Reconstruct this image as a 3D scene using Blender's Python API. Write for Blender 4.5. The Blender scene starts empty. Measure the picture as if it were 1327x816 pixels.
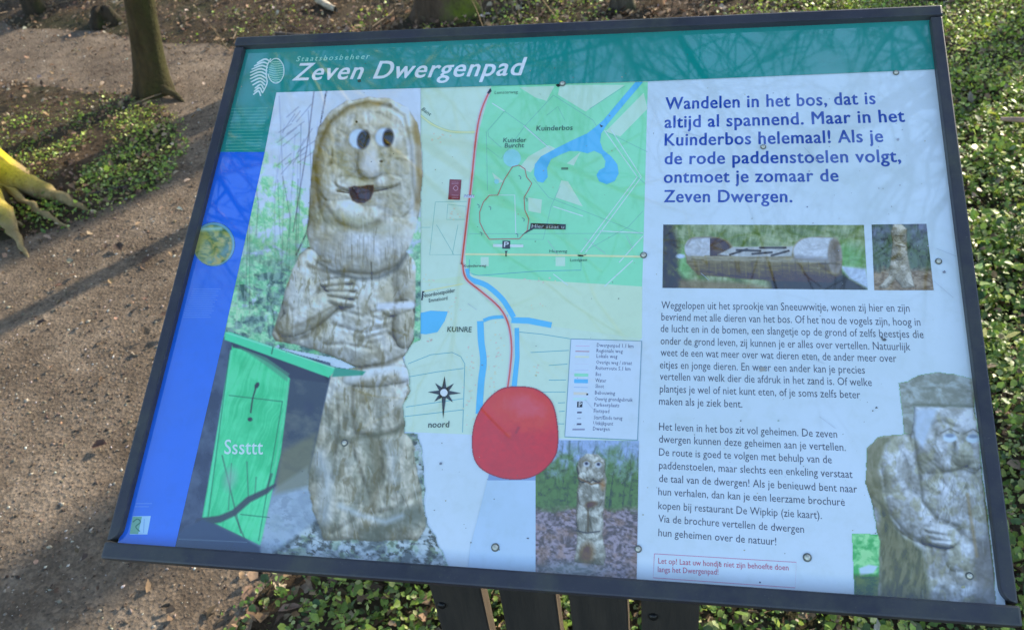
import bpy, math, random
import numpy as np
from mathutils import Vector, Matrix
random.seed(7)
RNG = np.random.default_rng(11)
SC = bpy.context.scene

# ------------------------------------------------------------------ camera
cam_d = bpy.data.cameras.new('camera')
cam = bpy.data.objects.new('camera', cam_d)
SC.collection.objects.link(cam)
CAM_LOC = np.array([0.66414099, -0.52915667, 1.60231735])
CAM_R = np.array([[0.9828412592, -0.0155745698, 0.1837947005],
                  [0.1515118726, 0.6364681839, -0.7562753506],
                  [-0.1052008156, 0.7711456971, 0.6279069216]])
FPX = 1139.9528
cam.matrix_world = Matrix([[*CAM_R[i], CAM_LOC[i]] for i in range(3)] + [[0, 0, 0, 1]])
cam_d.sensor_width = 36.0
cam_d.lens = FPX / 1327 * 36.0
cam_d.clip_start = 0.02
cam_d.clip_end = 2000
cam_d.dof.use_dof = True
cam_d.dof.focus_distance = 1.08
cam_d.dof.aperture_fstop = 10.0
SC.camera = cam

# ------------------------------------------------------------------ light
SUN_ELEV = math.radians(22)
SUN_AZ = math.radians(37)          # from +Y towards +X
sdir = Vector((math.sin(SUN_AZ) * math.cos(SUN_ELEV), math.cos(SUN_AZ) * math.cos(SUN_ELEV), math.sin(SUN_ELEV)))
w = bpy.data.worlds.new('World'); SC.world = w; w.use_nodes = True
wn = w.node_tree
sky = wn.nodes.new('ShaderNodeTexSky')
sky.sky_type = 'NISHITA'; sky.sun_disc = False
sky.sun_elevation = SUN_ELEV; sky.sun_rotation = SUN_AZ
sky.air_density = 1.0; sky.dust_density = 0.6; sky.ozone_density = 1.0
bg = wn.nodes['Background']; bg.inputs[1].default_value = 0.15
wn.links.new(sky.outputs[0], bg.inputs[0])
sl = bpy.data.lights.new('sun', 'SUN'); sl.energy = 3.0; sl.angle = math.radians(0.6); sl.color = (1.0, 0.88, 0.7)
so = bpy.data.objects.new('sun', sl); SC.collection.objects.link(so)
so.rotation_euler = sdir.to_track_quat('Z', 'Y').to_euler()
SC.view_settings.view_transform = 'Standard'
SC.view_settings.look = 'None'
SC.view_settings.exposure = 1.62
SC.view_settings.gamma = 1.0

# ------------------------------------------------------------------ helpers
def lin(c):
    c = np.asarray(c, float) / 255.0
    return np.where(c <= 0.04045, c / 12.92, ((c + 0.055) / 1.055) ** 2.4)

def link(o, parent=None):
    SC.collection.objects.link(o)
    if parent is not None:
        o.parent = parent
    return o

def tag(o, label=None, cat=None, group=None, kind=None):
    if label: o['label'] = label
    if cat: o['category'] = cat
    if group: o['group'] = group
    if kind: o['kind'] = kind
    return o

def thing(name, label, cat, loc=(0, 0, 0), group=None):
    o = bpy.data.objects.new(name, None)
    o.empty_display_size = 0.1
    o.location = loc
    link(o)
    return tag(o, label, cat, group)

def mesh_np(name, V, F, mat, parent=None, smooth=False, cols=None):
    """V (n,3), F = int array (m,k) or list of tuples; cols per vertex (n,3) linear."""
    me = bpy.data.meshes.new(name)
    V = np.asarray(V, np.float32)
    if isinstance(F, np.ndarray) and F.ndim == 2:
        m, k = F.shape
        me.vertices.add(len(V)); me.vertices.foreach_set('co', V.ravel())
        me.loops.add(m * k); me.loops.foreach_set('vertex_index', F.astype(np.int32).ravel())
        me.polygons.add(m)
        me.polygons.foreach_set('loop_start', np.arange(0, m * k, k, dtype=np.int32))
        me.polygons.foreach_set('loop_total', np.full(m, k, np.int32))
        me.update(calc_edges=True)
    else:
        me.from_pydata([tuple(map(float, v)) for v in V], [], [tuple(f) for f in F])
    if cols is not None:
        a = me.color_attributes.new('Col', 'FLOAT_COLOR', 'POINT')
        c4 = np.ones((len(V), 4), np.float32); c4[:, :3] = cols
        a.data.foreach_set('color', c4.ravel())
    if smooth:
        me.polygons.foreach_set('use_smooth', np.ones(len(me.polygons), bool))
    me.validate(verbose=False)
    if mat: me.materials.append(mat)
    o = bpy.data.objects.new(name, me)
    return link(o, parent)

class NT:
    def __init__(s, name):
        s.m = bpy.data.materials.new(name); s.m.use_nodes = True
        s.t = s.m.node_tree; s.b = s.t.nodes['Principled BSDF']; s.out = s.t.nodes['Material Output']
        s.tc = None
    def n(s, kind, **kw):
        nd = s.t.nodes.new('ShaderNode' + kind)
        for k, v in kw.items():
            setattr(nd, k, v)
        return nd
    def l(s, a, b): s.t.links.new(a, b)
    def coord(s):
        if s.tc is None: s.tc = s.n('TexCoord')
        return s.tc.outputs['Object']
    def noise(s, scale, detail=6, rough=0.6, vec=None, stretch=None):
        nd = s.n('TexNoise'); nd.inputs['Scale'].default_value = scale
        nd.inputs['Detail'].default_value = detail; nd.inputs['Roughness'].default_value = rough
        v = vec or s.coord()
        if stretch:
            mp = s.n('Mapping'); mp.inputs['Scale'].default_value = stretch; s.l(v, mp.inputs['Vector']); v = mp.outputs[0]
        s.l(v, nd.inputs['Vector'])
        return nd.outputs['Fac']
    def ramp(s, fac, stops):
        r = s.n('ValToRGB'); s.l(fac, r.inputs[0])
        els = r.color_ramp.elements
        while len(els) < len(stops): els.new(0.5)
        for e, (p, c) in zip(els, stops):
            e.position = p; e.color = (*c, 1) if len(c) == 3 else c
        return r.outputs[0]
    def mix(s, fac, a, b, mode='MIX'):
        m = s.n('MixRGB'); m.blend_type = mode
        for inp, v in ((m.inputs[0], fac), (m.inputs[1], a), (m.inputs[2], b)):
            if isinstance(v, (int, float)): inp.default_value = v
            elif isinstance(v, tuple): inp.default_value = (*v, 1) if len(v) == 3 else v
            else: s.l(v, inp)
        return m.outputs[0]
    def bump(s, h, dist=0.01, strength=1.0):
        b = s.n('Bump'); b.inputs['Distance'].default_value = dist; b.inputs['Strength'].default_value = strength
        s.l(h, b.inputs['Height']); s.l(b.outputs[0], s.b.inputs['Normal'])
    def set(s, **kw):
        for k, v in kw.items(): s.b.inputs[k].default_value = v
        return s

def mat_simple(name, col, rough=0.5, var=0.25, scale=30, metallic=0.0, bump=0.0, spec=0.5):
    t = NT(name); f = t.noise(scale)
    c = tuple(col)
    t.l(t.ramp(f, [(0.3, tuple(x * (1 - var) for x in c)), (0.7, tuple(min(1, x * (1 + var)) for x in c))]), t.b.inputs['Base Color'])
    t.set(**{'Roughness': rough, 'Metallic': metallic, 'Specular IOR Level': spec})
    if bump: t.bump(f, bump)
    return t.m

# ------------------------------------------------------------------ materials
t = NT('printed_laminate')         # colour comes from the ink attribute; grime and dust on top
at = t.n('Attribute'); at.attribute_name = 'Col'
g1 = t.noise(5.0, 8, 0.65); g2 = t.noise(60, 4, 0.6)
grime = t.ramp(g1, [(0.42, (1, 1, 1)), (0.75, (0.88, 0.90, 0.84))])
fleck = t.ramp(g2, [(0.3, (0.93, 0.93, 0.9)), (0.5, (1, 1, 1))])
c = t.mix(1.0, at.outputs['Color'], grime, 'MULTIPLY'); c = t.mix(0.7, c, fleck, 'MULTIPLY')
# weathered film haze: thin milky patches
hz = t.ramp(t.noise(2.3, 5, 0.6), [(0.35, (0.0, 0, 0)), (0.8, (0.10, 0.10, 0.10))])
c = t.mix(hz, c, (0.62, 0.66, 0.66))
t.l(c, t.b.inputs['Base Color'])
rr = t.ramp(g1, [(0.3, (0.008, 0.008, 0.008)), (0.7, (0.045, 0.045, 0.045))]); t.l(rr, t.b.inputs['Roughness'])
t.set(**{'IOR': 2.3, 'Specular IOR Level': 0.5})
t.bump(t.noise(9, 2, 0.5), 0.0005, 0.05)
M_PRINT = t.m

t = NT('dark_frame_metal')
f = t.noise(11, 8, 0.7); g = t.noise(140, 5, 0.7, stretch=(1, 8, 8)); k_ = t.noise(420, 2, 0.5)
c = t.ramp(f, [(0.3, (0.022, 0.023, 0.032)), (0.7, (0.038, 0.038, 0.052))])
c = t.mix(t.ramp(t.noise(4.5, 9, 0.75), [(0.48, (0, 0, 0)), (0.66, (0.7, 0.7, 0.7))]), c, (0.075, 0.078, 0.055))     # dust and algae
c = t.mix(t.ramp(g, [(0.64, (0, 0, 0)), (0.72, (0.35, 0.35, 0.35))]), c, (0.14, 0.14, 0.15))                            # scratches
c = t.mix(t.ramp(k_, [(0.70, (0, 0, 0)), (0.76, (0.5, 0.5, 0.5))]), c, (0.16, 0.15, 0.12))                              # specks
t.l(c, t.b.inputs['Base Color']); t.l(t.ramp(f, [(0.3, (0.32, 0.32, 0.32)), (0.7, (0.6, 0.6, 0.6))]), t.b.inputs['Roughness']); t.bump(g, 0.0003, 0.5)
M_FRAME = t.m
M_SCREW = mat_simple('pale_screw_metal', (0.58, 0.57, 0.48), 0.45, 0.25, 300, 0.4)
M_SCREWRING = mat_simple('dull_washer', (0.13, 0.14, 0.125), 0.6, 0.3, 300)
M_BOLT = mat_simple('black_bolt', (0.02, 0.02, 0.02), 0.4, 0.2, 300, 0.6)

t = NT('weathered_post_wood')
f = t.noise(9, 8, 0.7, stretch=(6, 6, 0.5)); f2 = t.noise(3, 4)
c = t.ramp(f, [(0.3, (0.010, 0.0085, 0.007)), (0.7, (0.034, 0.027, 0.020))])
t.l(c, t.b.inputs['Base Color']); t.set(Roughness=0.8); t.bump(f, 0.003, 0.8)
M_POST = t.m
t = NT('post_wood_sunlit_side')  # post wood again, lightened in colour for the sunlit side faces
f = t.noise(9, 8, 0.7, stretch=(6, 6, 0.5))
t.l(t.ramp(f, [(0.3, (0.045, 0.033, 0.022)), (0.7, (0.11, 0.08, 0.05))]), t.b.inputs['Base Color']); t.set(Roughness=0.8); t.bump(f, 0.002, 0.8)
M_POSTLIT = t.m

def bark(name, lo, hi, moss, amount, side=(1, 0, 0), bare_foot=0.0):
    t = NT(name)
    f = t.noise(22, 10, 0.7, stretch=(1, 1, 0.28)); g = t.noise(6, 6, 0.65); h = t.noise(70, 5, .7)
    c = t.ramp(f, [(0.32, lo), (0.68, hi)])
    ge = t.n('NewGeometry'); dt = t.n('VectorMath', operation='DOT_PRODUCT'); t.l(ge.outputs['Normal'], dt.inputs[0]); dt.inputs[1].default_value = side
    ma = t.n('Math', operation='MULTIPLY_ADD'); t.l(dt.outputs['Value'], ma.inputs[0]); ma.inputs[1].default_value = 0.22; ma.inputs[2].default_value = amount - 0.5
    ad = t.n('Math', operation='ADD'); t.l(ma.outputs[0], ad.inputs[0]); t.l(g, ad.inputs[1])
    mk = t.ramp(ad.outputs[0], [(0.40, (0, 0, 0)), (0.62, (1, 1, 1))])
    if bare_foot:       # moss gives out on the root ends near the soil
        sp = t.n('SeparateXYZ'); t.l(t.coord(), sp.inputs[0])
        mr = t.n('MapRange'); mr.inputs['From Min'].default_value = bare_foot * 0.3; mr.inputs['From Max'].default_value = bare_foot; t.l(sp.outputs['Z'], mr.inputs['Value'])
        mk = t.mix(1.0, mk, mr.outputs[0], 'MULTIPLY')
    mossc = t.ramp(h, [(0.30, tuple(x * 0.34 for x in moss)), (0.46, tuple(x * 0.85 for x in moss)), (0.7, moss)])
    mossc = t.mix(t.ramp(t.noise(14, 8, .75, stretch=(1, 1, .5)), [(0.54, (0, 0, 0)), (0.66, (0.7, 0.7, 0.7))]), mossc, lo)
    c = t.mix(mk, c, mossc)
    t.l(c, t.b.inputs['Base Color']); t.set(Roughness=0.9); t.b.inputs['Specular IOR Level'].default_value = 0.2
    t.bump(t.mix(0.35, f, h), 0.028, 1.0)
    return t.m
M_BARK_YEL = bark('bark_sunlit_yellow_moss', (0.20, 0.15, 0.06), (0.38, 0.29, 0.15), (0.74, 0.58, 0.03), 0.66, (1, 0, 0), 0.10)  # yellow mixes moss with painted-in sun and lens glow
M_BARK_OLIVE = bark('bark_olive', (0.030, 0.022, 0.012), (0.085, 0.064, 0.032), (0.062, 0.060, 0.020), 0.38)
M_ROOT = bark('bark_tan_root', (0.26, 0.19, 0.09), (0.48, 0.37, 0.20), (0.60, 0.48, 0.05), 0.45)
M_STUMP = bark('bark_dark_stump', (0.02, 0.015, 0.010), (0.06, 0.045, 0.03), (0.04, 0.045, 0.015), 0.3)
M_BARK_MOSSY = bark('bark_brown_moss_side', (0.035, 0.025, 0.017), (0.12, 0.085, 0.06), (0.13, 0.17, 0.02), 0.30, (0.9, -0.3, 0.3))
M_BARK_GREY = bark('bark_grey', (0.04, 0.033, 0.026), (0.13, 0.11, 0.085), (0.07, 0.085, 0.03), 0.3)

t = NT('forest_soil')
f = t.noise(7, 10, 0.7); g = t.noise(90, 6, 0.7); pt = t.noise(1.3, 5, 0.6)
c = t.ramp(f, [(0.3, (0.035, 0.025, 0.016)), (0.55, (0.085, 0.06, 0.038)), (0.75, (0.14, 0.10, 0.068))])
c = t.mix(t.ramp(pt, [(0.45, (0, 0, 0)), (0.6, (0.6, 0.6, 0.6))]), c, (0.035, 0.05, 0.016))
c = t.mix(0.8, c, t.ramp(g, [(0.35, (0.45, 0.45, 0.45)), (0.7, (1.3, 1.25, 1.2))]), 'MULTIPLY')
t.l(c, t.b.inputs['Base Color']); t.set(Roughness=0.95); t.b.inputs['Specular IOR Level'].default_value = 0.15
t.bump(t.mix(0.5, f, g), 0.03, 0.8)
M_SOIL = t.m

t = NT('trodden_path')
f = t.noise(5, 10, 0.72); g = t.noise(140, 6, 0.75); vo = t.n('TexVoronoi'); vo.inputs['Scale'].default_value = 110; t.l(t.coord(), vo.inputs['Vector'])
c = t.ramp(f, [(0.28, (0.092, 0.066, 0.044)), (0.5, (0.155, 0.118, 0.083)), (0.72, (0.225, 0.178, 0.13))])
c = t.mix(0.85, c, t.ramp(g, [(0.35, (0.7, 0.7, 0.7)), (0.68, (1.3, 1.28, 1.25))]), 'MULTIPLY')
vb = t.n('RGBToBW'); t.l(vo.outputs['Color'], vb.inputs[0]); c = t.mix(0.3, c, vb.outputs[0], 'OVERLAY')
c = t.mix(0.5, c, t.ramp(t.noise(28, 6, 0.7), [(0.35, (0.6, 0.58, 0.55)), (0.65, (1.25, 1.22, 1.2))]), 'MULTIPLY')
c = t.mix(0.8, c, t.ramp(t.noise(2.6, 8, 0.68), [(0.36, (0.62, 0.59, 0.56)), (0.60, (1.2, 1.18, 1.15))]), 'MULTIPLY')
hs = t.n('HueSaturation'); hs.inputs['Saturation'].default_value = 0.95; t.l(c, hs.inputs['Color'])
t.l(hs.outputs[0], t.b.inputs['Base Color']); t.set(Roughness=0.93); t.b.inputs['Specular IOR Level'].default_value = 0.2
t.bump(t.mix(0.5, g, vo.outputs['Distance']), 0.007, 0.7)
M_PATH = t.m

def mat_attr(name, rough, spec=0.4, transl=0.0):
    t = NT(name)
    at = t.n('Attribute'); at.attribute_name = 'Col'
    f = t.noise(160, 3, 0.5)
    c = t.mix(1.0, at.outputs['Color'], t.ramp(f, [(0.3, (0.75, 0.75, 0.75)), (0.7, (1.15, 1.15, 1.15))]), 'MULTIPLY')
    t.l(c, t.b.inputs['Base Color']); t.set(Roughness=rough); t.b.inputs['Specular IOR Level'].default_value = spec
    if transl:
        tr = t.n('BsdfTranslucent'); t.l(c, tr.inputs[0])
        ms = t.n('MixShader'); ms.inputs[0].default_value = transl
        t.l(t.b.outputs[0], ms.inputs[1]); t.l(tr.outputs[0], ms.inputs[2]); t.l(ms.outputs[0], t.out.inputs['Surface'])
    return t.m
M_LEAF = mat_attr('green_leaf', 0.45, 0.4, 0.3)
M_LITTER = mat_attr('dry_leaf', 0.7, 0.25, 0.12)
M_GRIT = mat_attr('grit_and_chips', 0.8, 0.3)
M_TWIG = mat_attr('twig_bark', 0.8, 0.3)

# ------------------------------------------------------------------ the ground
def vnoise2(x, y, seed=0):
    """smooth value noise on arrays"""
    xi = np.floor(x).astype(np.int64); yi = np.floor(y).astype(np.int64)
    fx = x - xi; fy = y - yi
    fx = fx * fx * (3 - 2 * fx); fy = fy * fy * (3 - 2 * fy)
    def h(a, b):
        n = (a * 374761393 + b * 668265263 + seed * 1442695041) & 0x7fffffff
        n = ((n ^ (n >> 13)) * 1274126177) & 0x7fffffff
        n = ((n ^ (n >> 16)) * 974634777) & 0x7fffffff
        return (n ^ (n >> 15)) / 2147483647.0
    return (h(xi, yi) * (1 - fx) * (1 - fy) + h(xi + 1, yi) * fx * (1 - fy) +
            h(xi, yi + 1) * (1 - fx) * fy + h(xi + 1, yi + 1) * fx * fy)
def fbm(x, y, seed=0, oct=4, gain=0.5):
    s = 0; a = 1; tot = 0
    for k in range(oct):
        s = s + a * vnoise2(x * 2 ** k, y * 2 ** k, seed + k * 17); tot += a; a *= gain
    return s / tot

# left (inner) edge of the path and its far / right edges, in metres on the ground
PATH_POLY = np.array([(-9.0, 6.6), (-5.5, 5.1), (-3.9, 4.25), (-3.17, 3.9), (-2.45, 3.72), (-1.80, 3.50), (-1.20, 3.30), (-0.75, 2.95),
                      (-0.40, 2.3), (-0.22, 1.6), (-0.20, 1.0), (-0.22, 0.62), (-0.30, 0.40), (-0.42, 0.20), (-0.55, -0.4), (-0.7, -1.5), (-1.0, -4), (-1.3, -9),
                      (-4.2, -9), (-3.6, -4), (-3.0, -1.0), (-2.6, 0.6), (-2.15, 1.35), (-1.85, 1.66), (-1.55, 1.80), (-1.42, 1.97),
                      (-1.32, 2.18), (-1.33, 2.42), (-1.42, 2.65), (-1.62, 2.86), (-1.95, 3.02), (-2.45, 3.12), (-2.9, 3.30), (-3.9, 3.55), (-5.5, 4.3), (-9.0, 5.6)])
def inside(px, py, poly):
    x, y = px, py
    c = np.zeros(x.shape, bool)
    n = len(poly)
    for i in range(n):
        x1, y1 = poly[i]; x2, y2 = poly[(i + 1) % n]
        cond = ((y1 > y) != (y2 > y)) & (x < (x2 - x1) * (y - y1) / (y2 - y1 + 1e-12) + x1)
        c ^= cond
    return c
def dist_poly(px, py, poly):
    d = np.full(px.shape, 1e9)
    n = len(poly)
    for i in range(n):
        x1, y1 = poly[i]; x2, y2 = poly[(i + 1) % n]
        dx, dy = x2 - x1, y2 - y1
        t_ = np.clip(((px - x1) * dx + (py - y1) * dy) / (dx * dx + dy * dy + 1e-12), 0, 1)
        d = np.minimum(d, np.hypot(px - x1 - t_ * dx, py - y1 - t_ * dy))
    return np.where(inside(px, py, poly), -d, d)
def relief(x, y):
    d = dist_poly(x, y, PATH_POLY) + (fbm(x * 3, y * 3, 5) - 0.5) * 0.18
    off = np.clip(d / 0.25, 0, 1)
    h = (fbm(x * 1.1, y * 1.1, 3) - 0.5) * 0.06 * off + off * 0.018
    h = h + (fbm(x * 9, y * 9, 9) - 0.5) * (0.008 + 0.02 * off)
    return h, d
# fine sheet near, coarse sheet far: one mesh
def axis(lo, hi, fine_lo, fine_hi, st):
    a = np.arange(fine_lo, fine_hi + st / 2, st)
    left = fine_lo - np.cumsum(st * 1.28 ** np.arange(1, 60)); left = left[left > lo]
    right = fine_hi + np.cumsum(st * 1.28 ** np.arange(1, 60)); right = right[right < hi]
    return np.concatenate([[lo], left[::-1], a, right, [hi]])
ax_ = axis(-600, 600, -4.2, 3.4, 0.032); ay_ = axis(-600, 600, -0.6, 5.6, 0.032)
GX, GY = np.meshgrid(ax_, ay_)
GH, GD = relief(GX, GY)
V = np.stack([GX, GY, GH], -1).reshape(-1, 3)
ny_, nx_ = GX.shape
idx = np.arange(nx_ * ny_).reshape(ny_, nx_)
F = np.stack([idx[:-1, :-1], idx[:-1, 1:], idx[1:, 1:], idx[1:, :-1]], -1).reshape(-1, 4)
fd = (GD[:-1, :-1] + GD[1:, 1:]).ravel() / 2
ground = mesh_np('ground', V, F, M_SOIL, smooth=True); tag(ground, kind='structure')
Fp = F[fd < 0.16]
used = np.unique(Fp); remap = -np.ones(len(V), int); remap[used] = np.arange(len(used))
drop = 0.005 - 0.16 * np.clip(GD.ravel()[used], 0, 1)      # the trodden sheet dips under the soil along its edge
path = mesh_np('path', V[used] + np.stack([0 * drop, 0 * drop, drop], -1), remap[Fp], M_PATH, smooth=True); tag(path, kind='structure')

def in_view(x, y, margin=60, z=0.0):
    P = np.stack([x - CAM_LOC[0], y - CAM_LOC[1], np.full_like(x, z - CAM_LOC[2])], -1) @ CAM_R
    u = 663.5 + FPX * P[:, 0] / -P[:, 2]; v = 408 - FPX * P[:, 1] / -P[:, 2]
    return (P[:, 2] < -0.1) & (u > -margin) & (u < 1327 + margin) & (v > -margin) & (v < 816 + margin)

LEAF_V = np.array([(0, 0, 0), (0.30, 0.27, 0.07), (0.72, 0.22, 0.06), (1, 0, -0.05), (0.72, -0.22, 0.06), (0.30, -0.27, 0.07), (0.5, 0, 0.0)])
LEAF_F = np.array([(0, 6, 2, 1), (6, 3, 2, 2), (0, 5, 4, 6), (6, 4, 3, 3)])
LEAF_T = np.array([(0, 6, 1), (1, 6, 2), (2, 6, 3), (0, 5, 6), (5, 4, 6), (4, 3, 6)])
CHIP_V = np.array([(0.5, 0, 0), (0, 0.42, 0), (-0.5, 0.05, 0), (0, -0.4, 0), (0.05, 0, 0.35), (0, 0, -0.3)])
CHIP_T = np.array([(0, 1, 4), (1, 2, 4), (2, 3, 4), (3, 0, 4), (1, 0, 5), (2, 1, 5), (3, 2, 5), (0, 3, 5)])

def rot_mats(yaw, pitch, roll):
    cy, sy = np.cos(yaw), np.sin(yaw); cp, sp = np.cos(pitch), np.sin(pitch); cr, sr = np.cos(roll), np.sin(roll)
    R = np.empty((len(yaw), 3, 3))
    R[:, 0, 0] = cy * cp; R[:, 0, 1] = cy * sp * sr - sy * cr; R[:, 0, 2] = cy * sp * cr + sy * sr
    R[:, 1, 0] = sy * cp; R[:, 1, 1] = sy * sp * sr + cy * cr; R[:, 1, 2] = sy * sp * cr - cy * sr
    R[:, 2, 0] = -sp; R[:, 2, 1] = cp * sr; R[:, 2, 2] = cp * cr
    return R
def scatter(name, P, size, tmpl, tris, mat, palette, tilt=0.6, jit=0.25, aspect=(1, 1), thick=1.0, kind='stuff', parent=None, pw=None, tint=None):
    n = len(P)
    if n == 0: return None
    yaw = RNG.uniform(0, 2 * np.pi, n); pitch = RNG.normal(0, tilt, n); roll = RNG.normal(0, tilt, n)
    R = rot_mats(yaw, pitch, roll)
    S = np.ones((n, 1, 3)); S[:, 0, 1] = RNG.uniform(aspect[0], aspect[1], n); S[:, 0, 2] = thick
    loc = tmpl[None] * S * (1 + RNG.normal(0, jit * 0.4, (n, len(tmpl), 3))) * size[:, None, None]
    V = np.einsum('nij,nkj->nki', R, loc) + P[:, None, :]
    F = (tris[None] + (np.arange(n) * len(tmpl))[:, None, None]).reshape(-1, tris.shape[1])
    pal = np.array(palette, float)
    ci = RNG.choice(len(pal), n, p=pw)
    col = pal[ci] * RNG.uniform(1 - jit, 1 + jit, (n, 1)) * (1 + RNG.normal(0, 0.05, (n, 3)))
    if tint is not None: col = col * tint
    cols = np.repeat(np.clip(col, 0.002, 0.9), len(tmpl), 0)
    o = mesh_np(name, V.reshape(-1, 3), F, mat, parent, cols=cols)
    return tag(o, kind=kind) if kind else o

def sample(n, x0, x1, y0, y1, margin=60):
    x = RNG.uniform(x0, x1, n); y = RNG.uniform(y0, y1, n)
    k = in_view(x, y, margin)
    return x[k], y[k]

# --- grit and wood chips on the path
x, y = sample(230000, -4.4, 0.2, -0.1, 5.0, 30)
h, d = relief(x, y)
dist = np.hypot(x - CAM_LOC[0], y - CAM_LOC[1])
k = (d < 0.05) & (RNG.uniform(0, 1, len(x)) < np.clip(2.6 / dist, 0.25, 1) * (0.35 + 0.9 * fbm(x * 5, y * 5, 21)))
x, y, h = x[k], y[k], h[k]
sz = np.exp(RNG.normal(-5.25, 0.5, len(x))); sz = np.clip(sz, 0.002, 0.018)
o = scatter('path_grit', np.stack([x, y, h + 0.004 + sz * 0.1], -1), sz, CHIP_V, CHIP_T, M_GRIT,
            [(0.11, 0.08, 0.057), (0.16, 0.125, 0.09), (0.06, 0.042, 0.03), (0.28, 0.24, 0.19), (0.20, 0.13, 0.075), (0.50, 0.46, 0.40)],
            tilt=0.35, jit=0.35, aspect=(0.35, 1.1), thick=0.8, pw=[.30, .23, .20, .13, .09, .05])
tag(o, 'small grit, bark chips and leaf crumbs strewn over the brown path', 'gravel')

# --- dry leaf litter beside the path
x, y = sample(100000, -5.5, 3.6, 0.2, 6.5, 40)
h, d = relief(x, y)
den = np.where(d > 0.0, 0.9, np.where(d > -0.25, 0.17, 0.06)) * (0.5 + 0.8 * fbm(x * 3, y * 3, 31))
k = RNG.uniform(0, 1, len(x)) < den * 0.75
x, y, h = x[k], y[k], h[k]
sz = RNG.uniform(0.012, 0.040, len(x)) * np.where(x < -1.0, 0.72, 1.0)
o = scatter('leaf_litter', np.stack([x, y, h + RNG.uniform(0.004, 0.022, len(x))], -1), sz, LEAF_V, LEAF_T, M_LITTER,
            [(0.24, 0.155, 0.09), (0.32, 0.22, 0.14), (0.16, 0.105, 0.065), (0.42, 0.33, 0.24), (0.09, 0.06, 0.042), (0.50, 0.44, 0.36)],
            tilt=0.45, jit=0.3, aspect=(0.7, 1.5), thick=2.2, pw=[.30, .20, .26, .07, .15, .02])
tag(o, 'brown dry leaf litter on the forest floor behind the board', 'leaves')

# --- green ground cover
def cover_density(x, y, d):
    right = np.clip((x - 0.30 - 0.5 * np.clip((y - 2.8) / 0.5, 0, 1) + (fbm(x * 2, y * 2, 44) - 0.5) * 0.7) / 0.25, 0, 1) * (y < 3.5 + 0.6 * x)
    under = ((x > -0.24) & (y < 1.5)) * np.clip((x + 0.28 + (fbm(x * 4, y * 4, 46) - 0.5) * 0.3) / 0.15, 0, 1)
    topr = np.clip((x - 0.75) / 0.4, 0, 1) * 0.55
    # left patch inside the bend of the path
    lp = np.clip(1.25 - (((x + 1.88) / 0.72) ** 2 + ((y - 2.38) / 0.56) ** 2), 0, 1)
    lp = np.clip(lp * 1.6, 0, 1) * np.clip((fbm(x * 4, y * 4, 51) - 0.20) * 3.2, 0, 1)
    lp = lp * (0.62 + 0.38 * np.clip((y * -1 + 2.75) / 0.5, 0, 1))
    far = np.clip((fbm(x * 1.6 + 9, y * 1.6, 61) - 0.56) * 5, 0, 0.35) * (y > 3.2) * 0.5
    right = right * np.clip(1.0 - 0.75 * np.clip((0.9 - x) / 0.5, 0, 1) * (y > 3.0), 0.15, 1)
    right = np.where(y < 1.1, right * 0.55, right); under = under * 0.6
    return np.where(d > -0.02, np.maximum.reduce([right, under, topr, lp, far]), 0)
x, y = sample(1250000, -4.0, 4.2, 0.1, 6.5, 40)
h, d = relief(x, y)
dist = np.hypot(x - CAM_LOC[0], y - CAM_LOC[1])
clump = fbm(x * 7, y * 7, 71)
k = RNG.uniform(0, 1, len(x)) < cover_density(x, y, d) * np.clip(2.4 / dist, 0.4, 1) * np.clip((clump - 0.20) * 3.4, 0.12, 1)
x, y, h, clump = x[k], y[k], h[k], clump[k]
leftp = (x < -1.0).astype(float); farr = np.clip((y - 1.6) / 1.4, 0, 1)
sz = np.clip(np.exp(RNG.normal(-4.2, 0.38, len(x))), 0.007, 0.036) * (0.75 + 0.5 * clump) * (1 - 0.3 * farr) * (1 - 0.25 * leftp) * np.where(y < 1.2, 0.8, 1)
z = h + RNG.beta(1.4, 1.6, len(x)) * (0.02 + 0.11 * clump) * (1 - 0.6 * leftp) * (1 - 0.35 * farr)
k2 = z < 0.11
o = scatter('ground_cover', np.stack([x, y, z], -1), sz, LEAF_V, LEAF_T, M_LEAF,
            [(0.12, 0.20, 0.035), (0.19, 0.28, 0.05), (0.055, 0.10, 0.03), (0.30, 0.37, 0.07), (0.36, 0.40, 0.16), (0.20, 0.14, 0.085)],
            tilt=0.55, jit=0.3, aspect=(0.9, 1.7), thick=1.0, tint=1.08 + np.stack([0.75 * farr, 0.6 * farr, 0.1 * farr], -1) * (1 - .6 * leftp[:, None]) + np.array([.25, .25, .05]) * leftp[:, None], pw=[.29, .25, .16, .16, .09, .05])  # far leaf colours brightened to make up for crown shade
tag(o, 'low green leafy ground cover beside and behind the information board', 'ground cover')
print('cover leaves', len(x))

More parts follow.
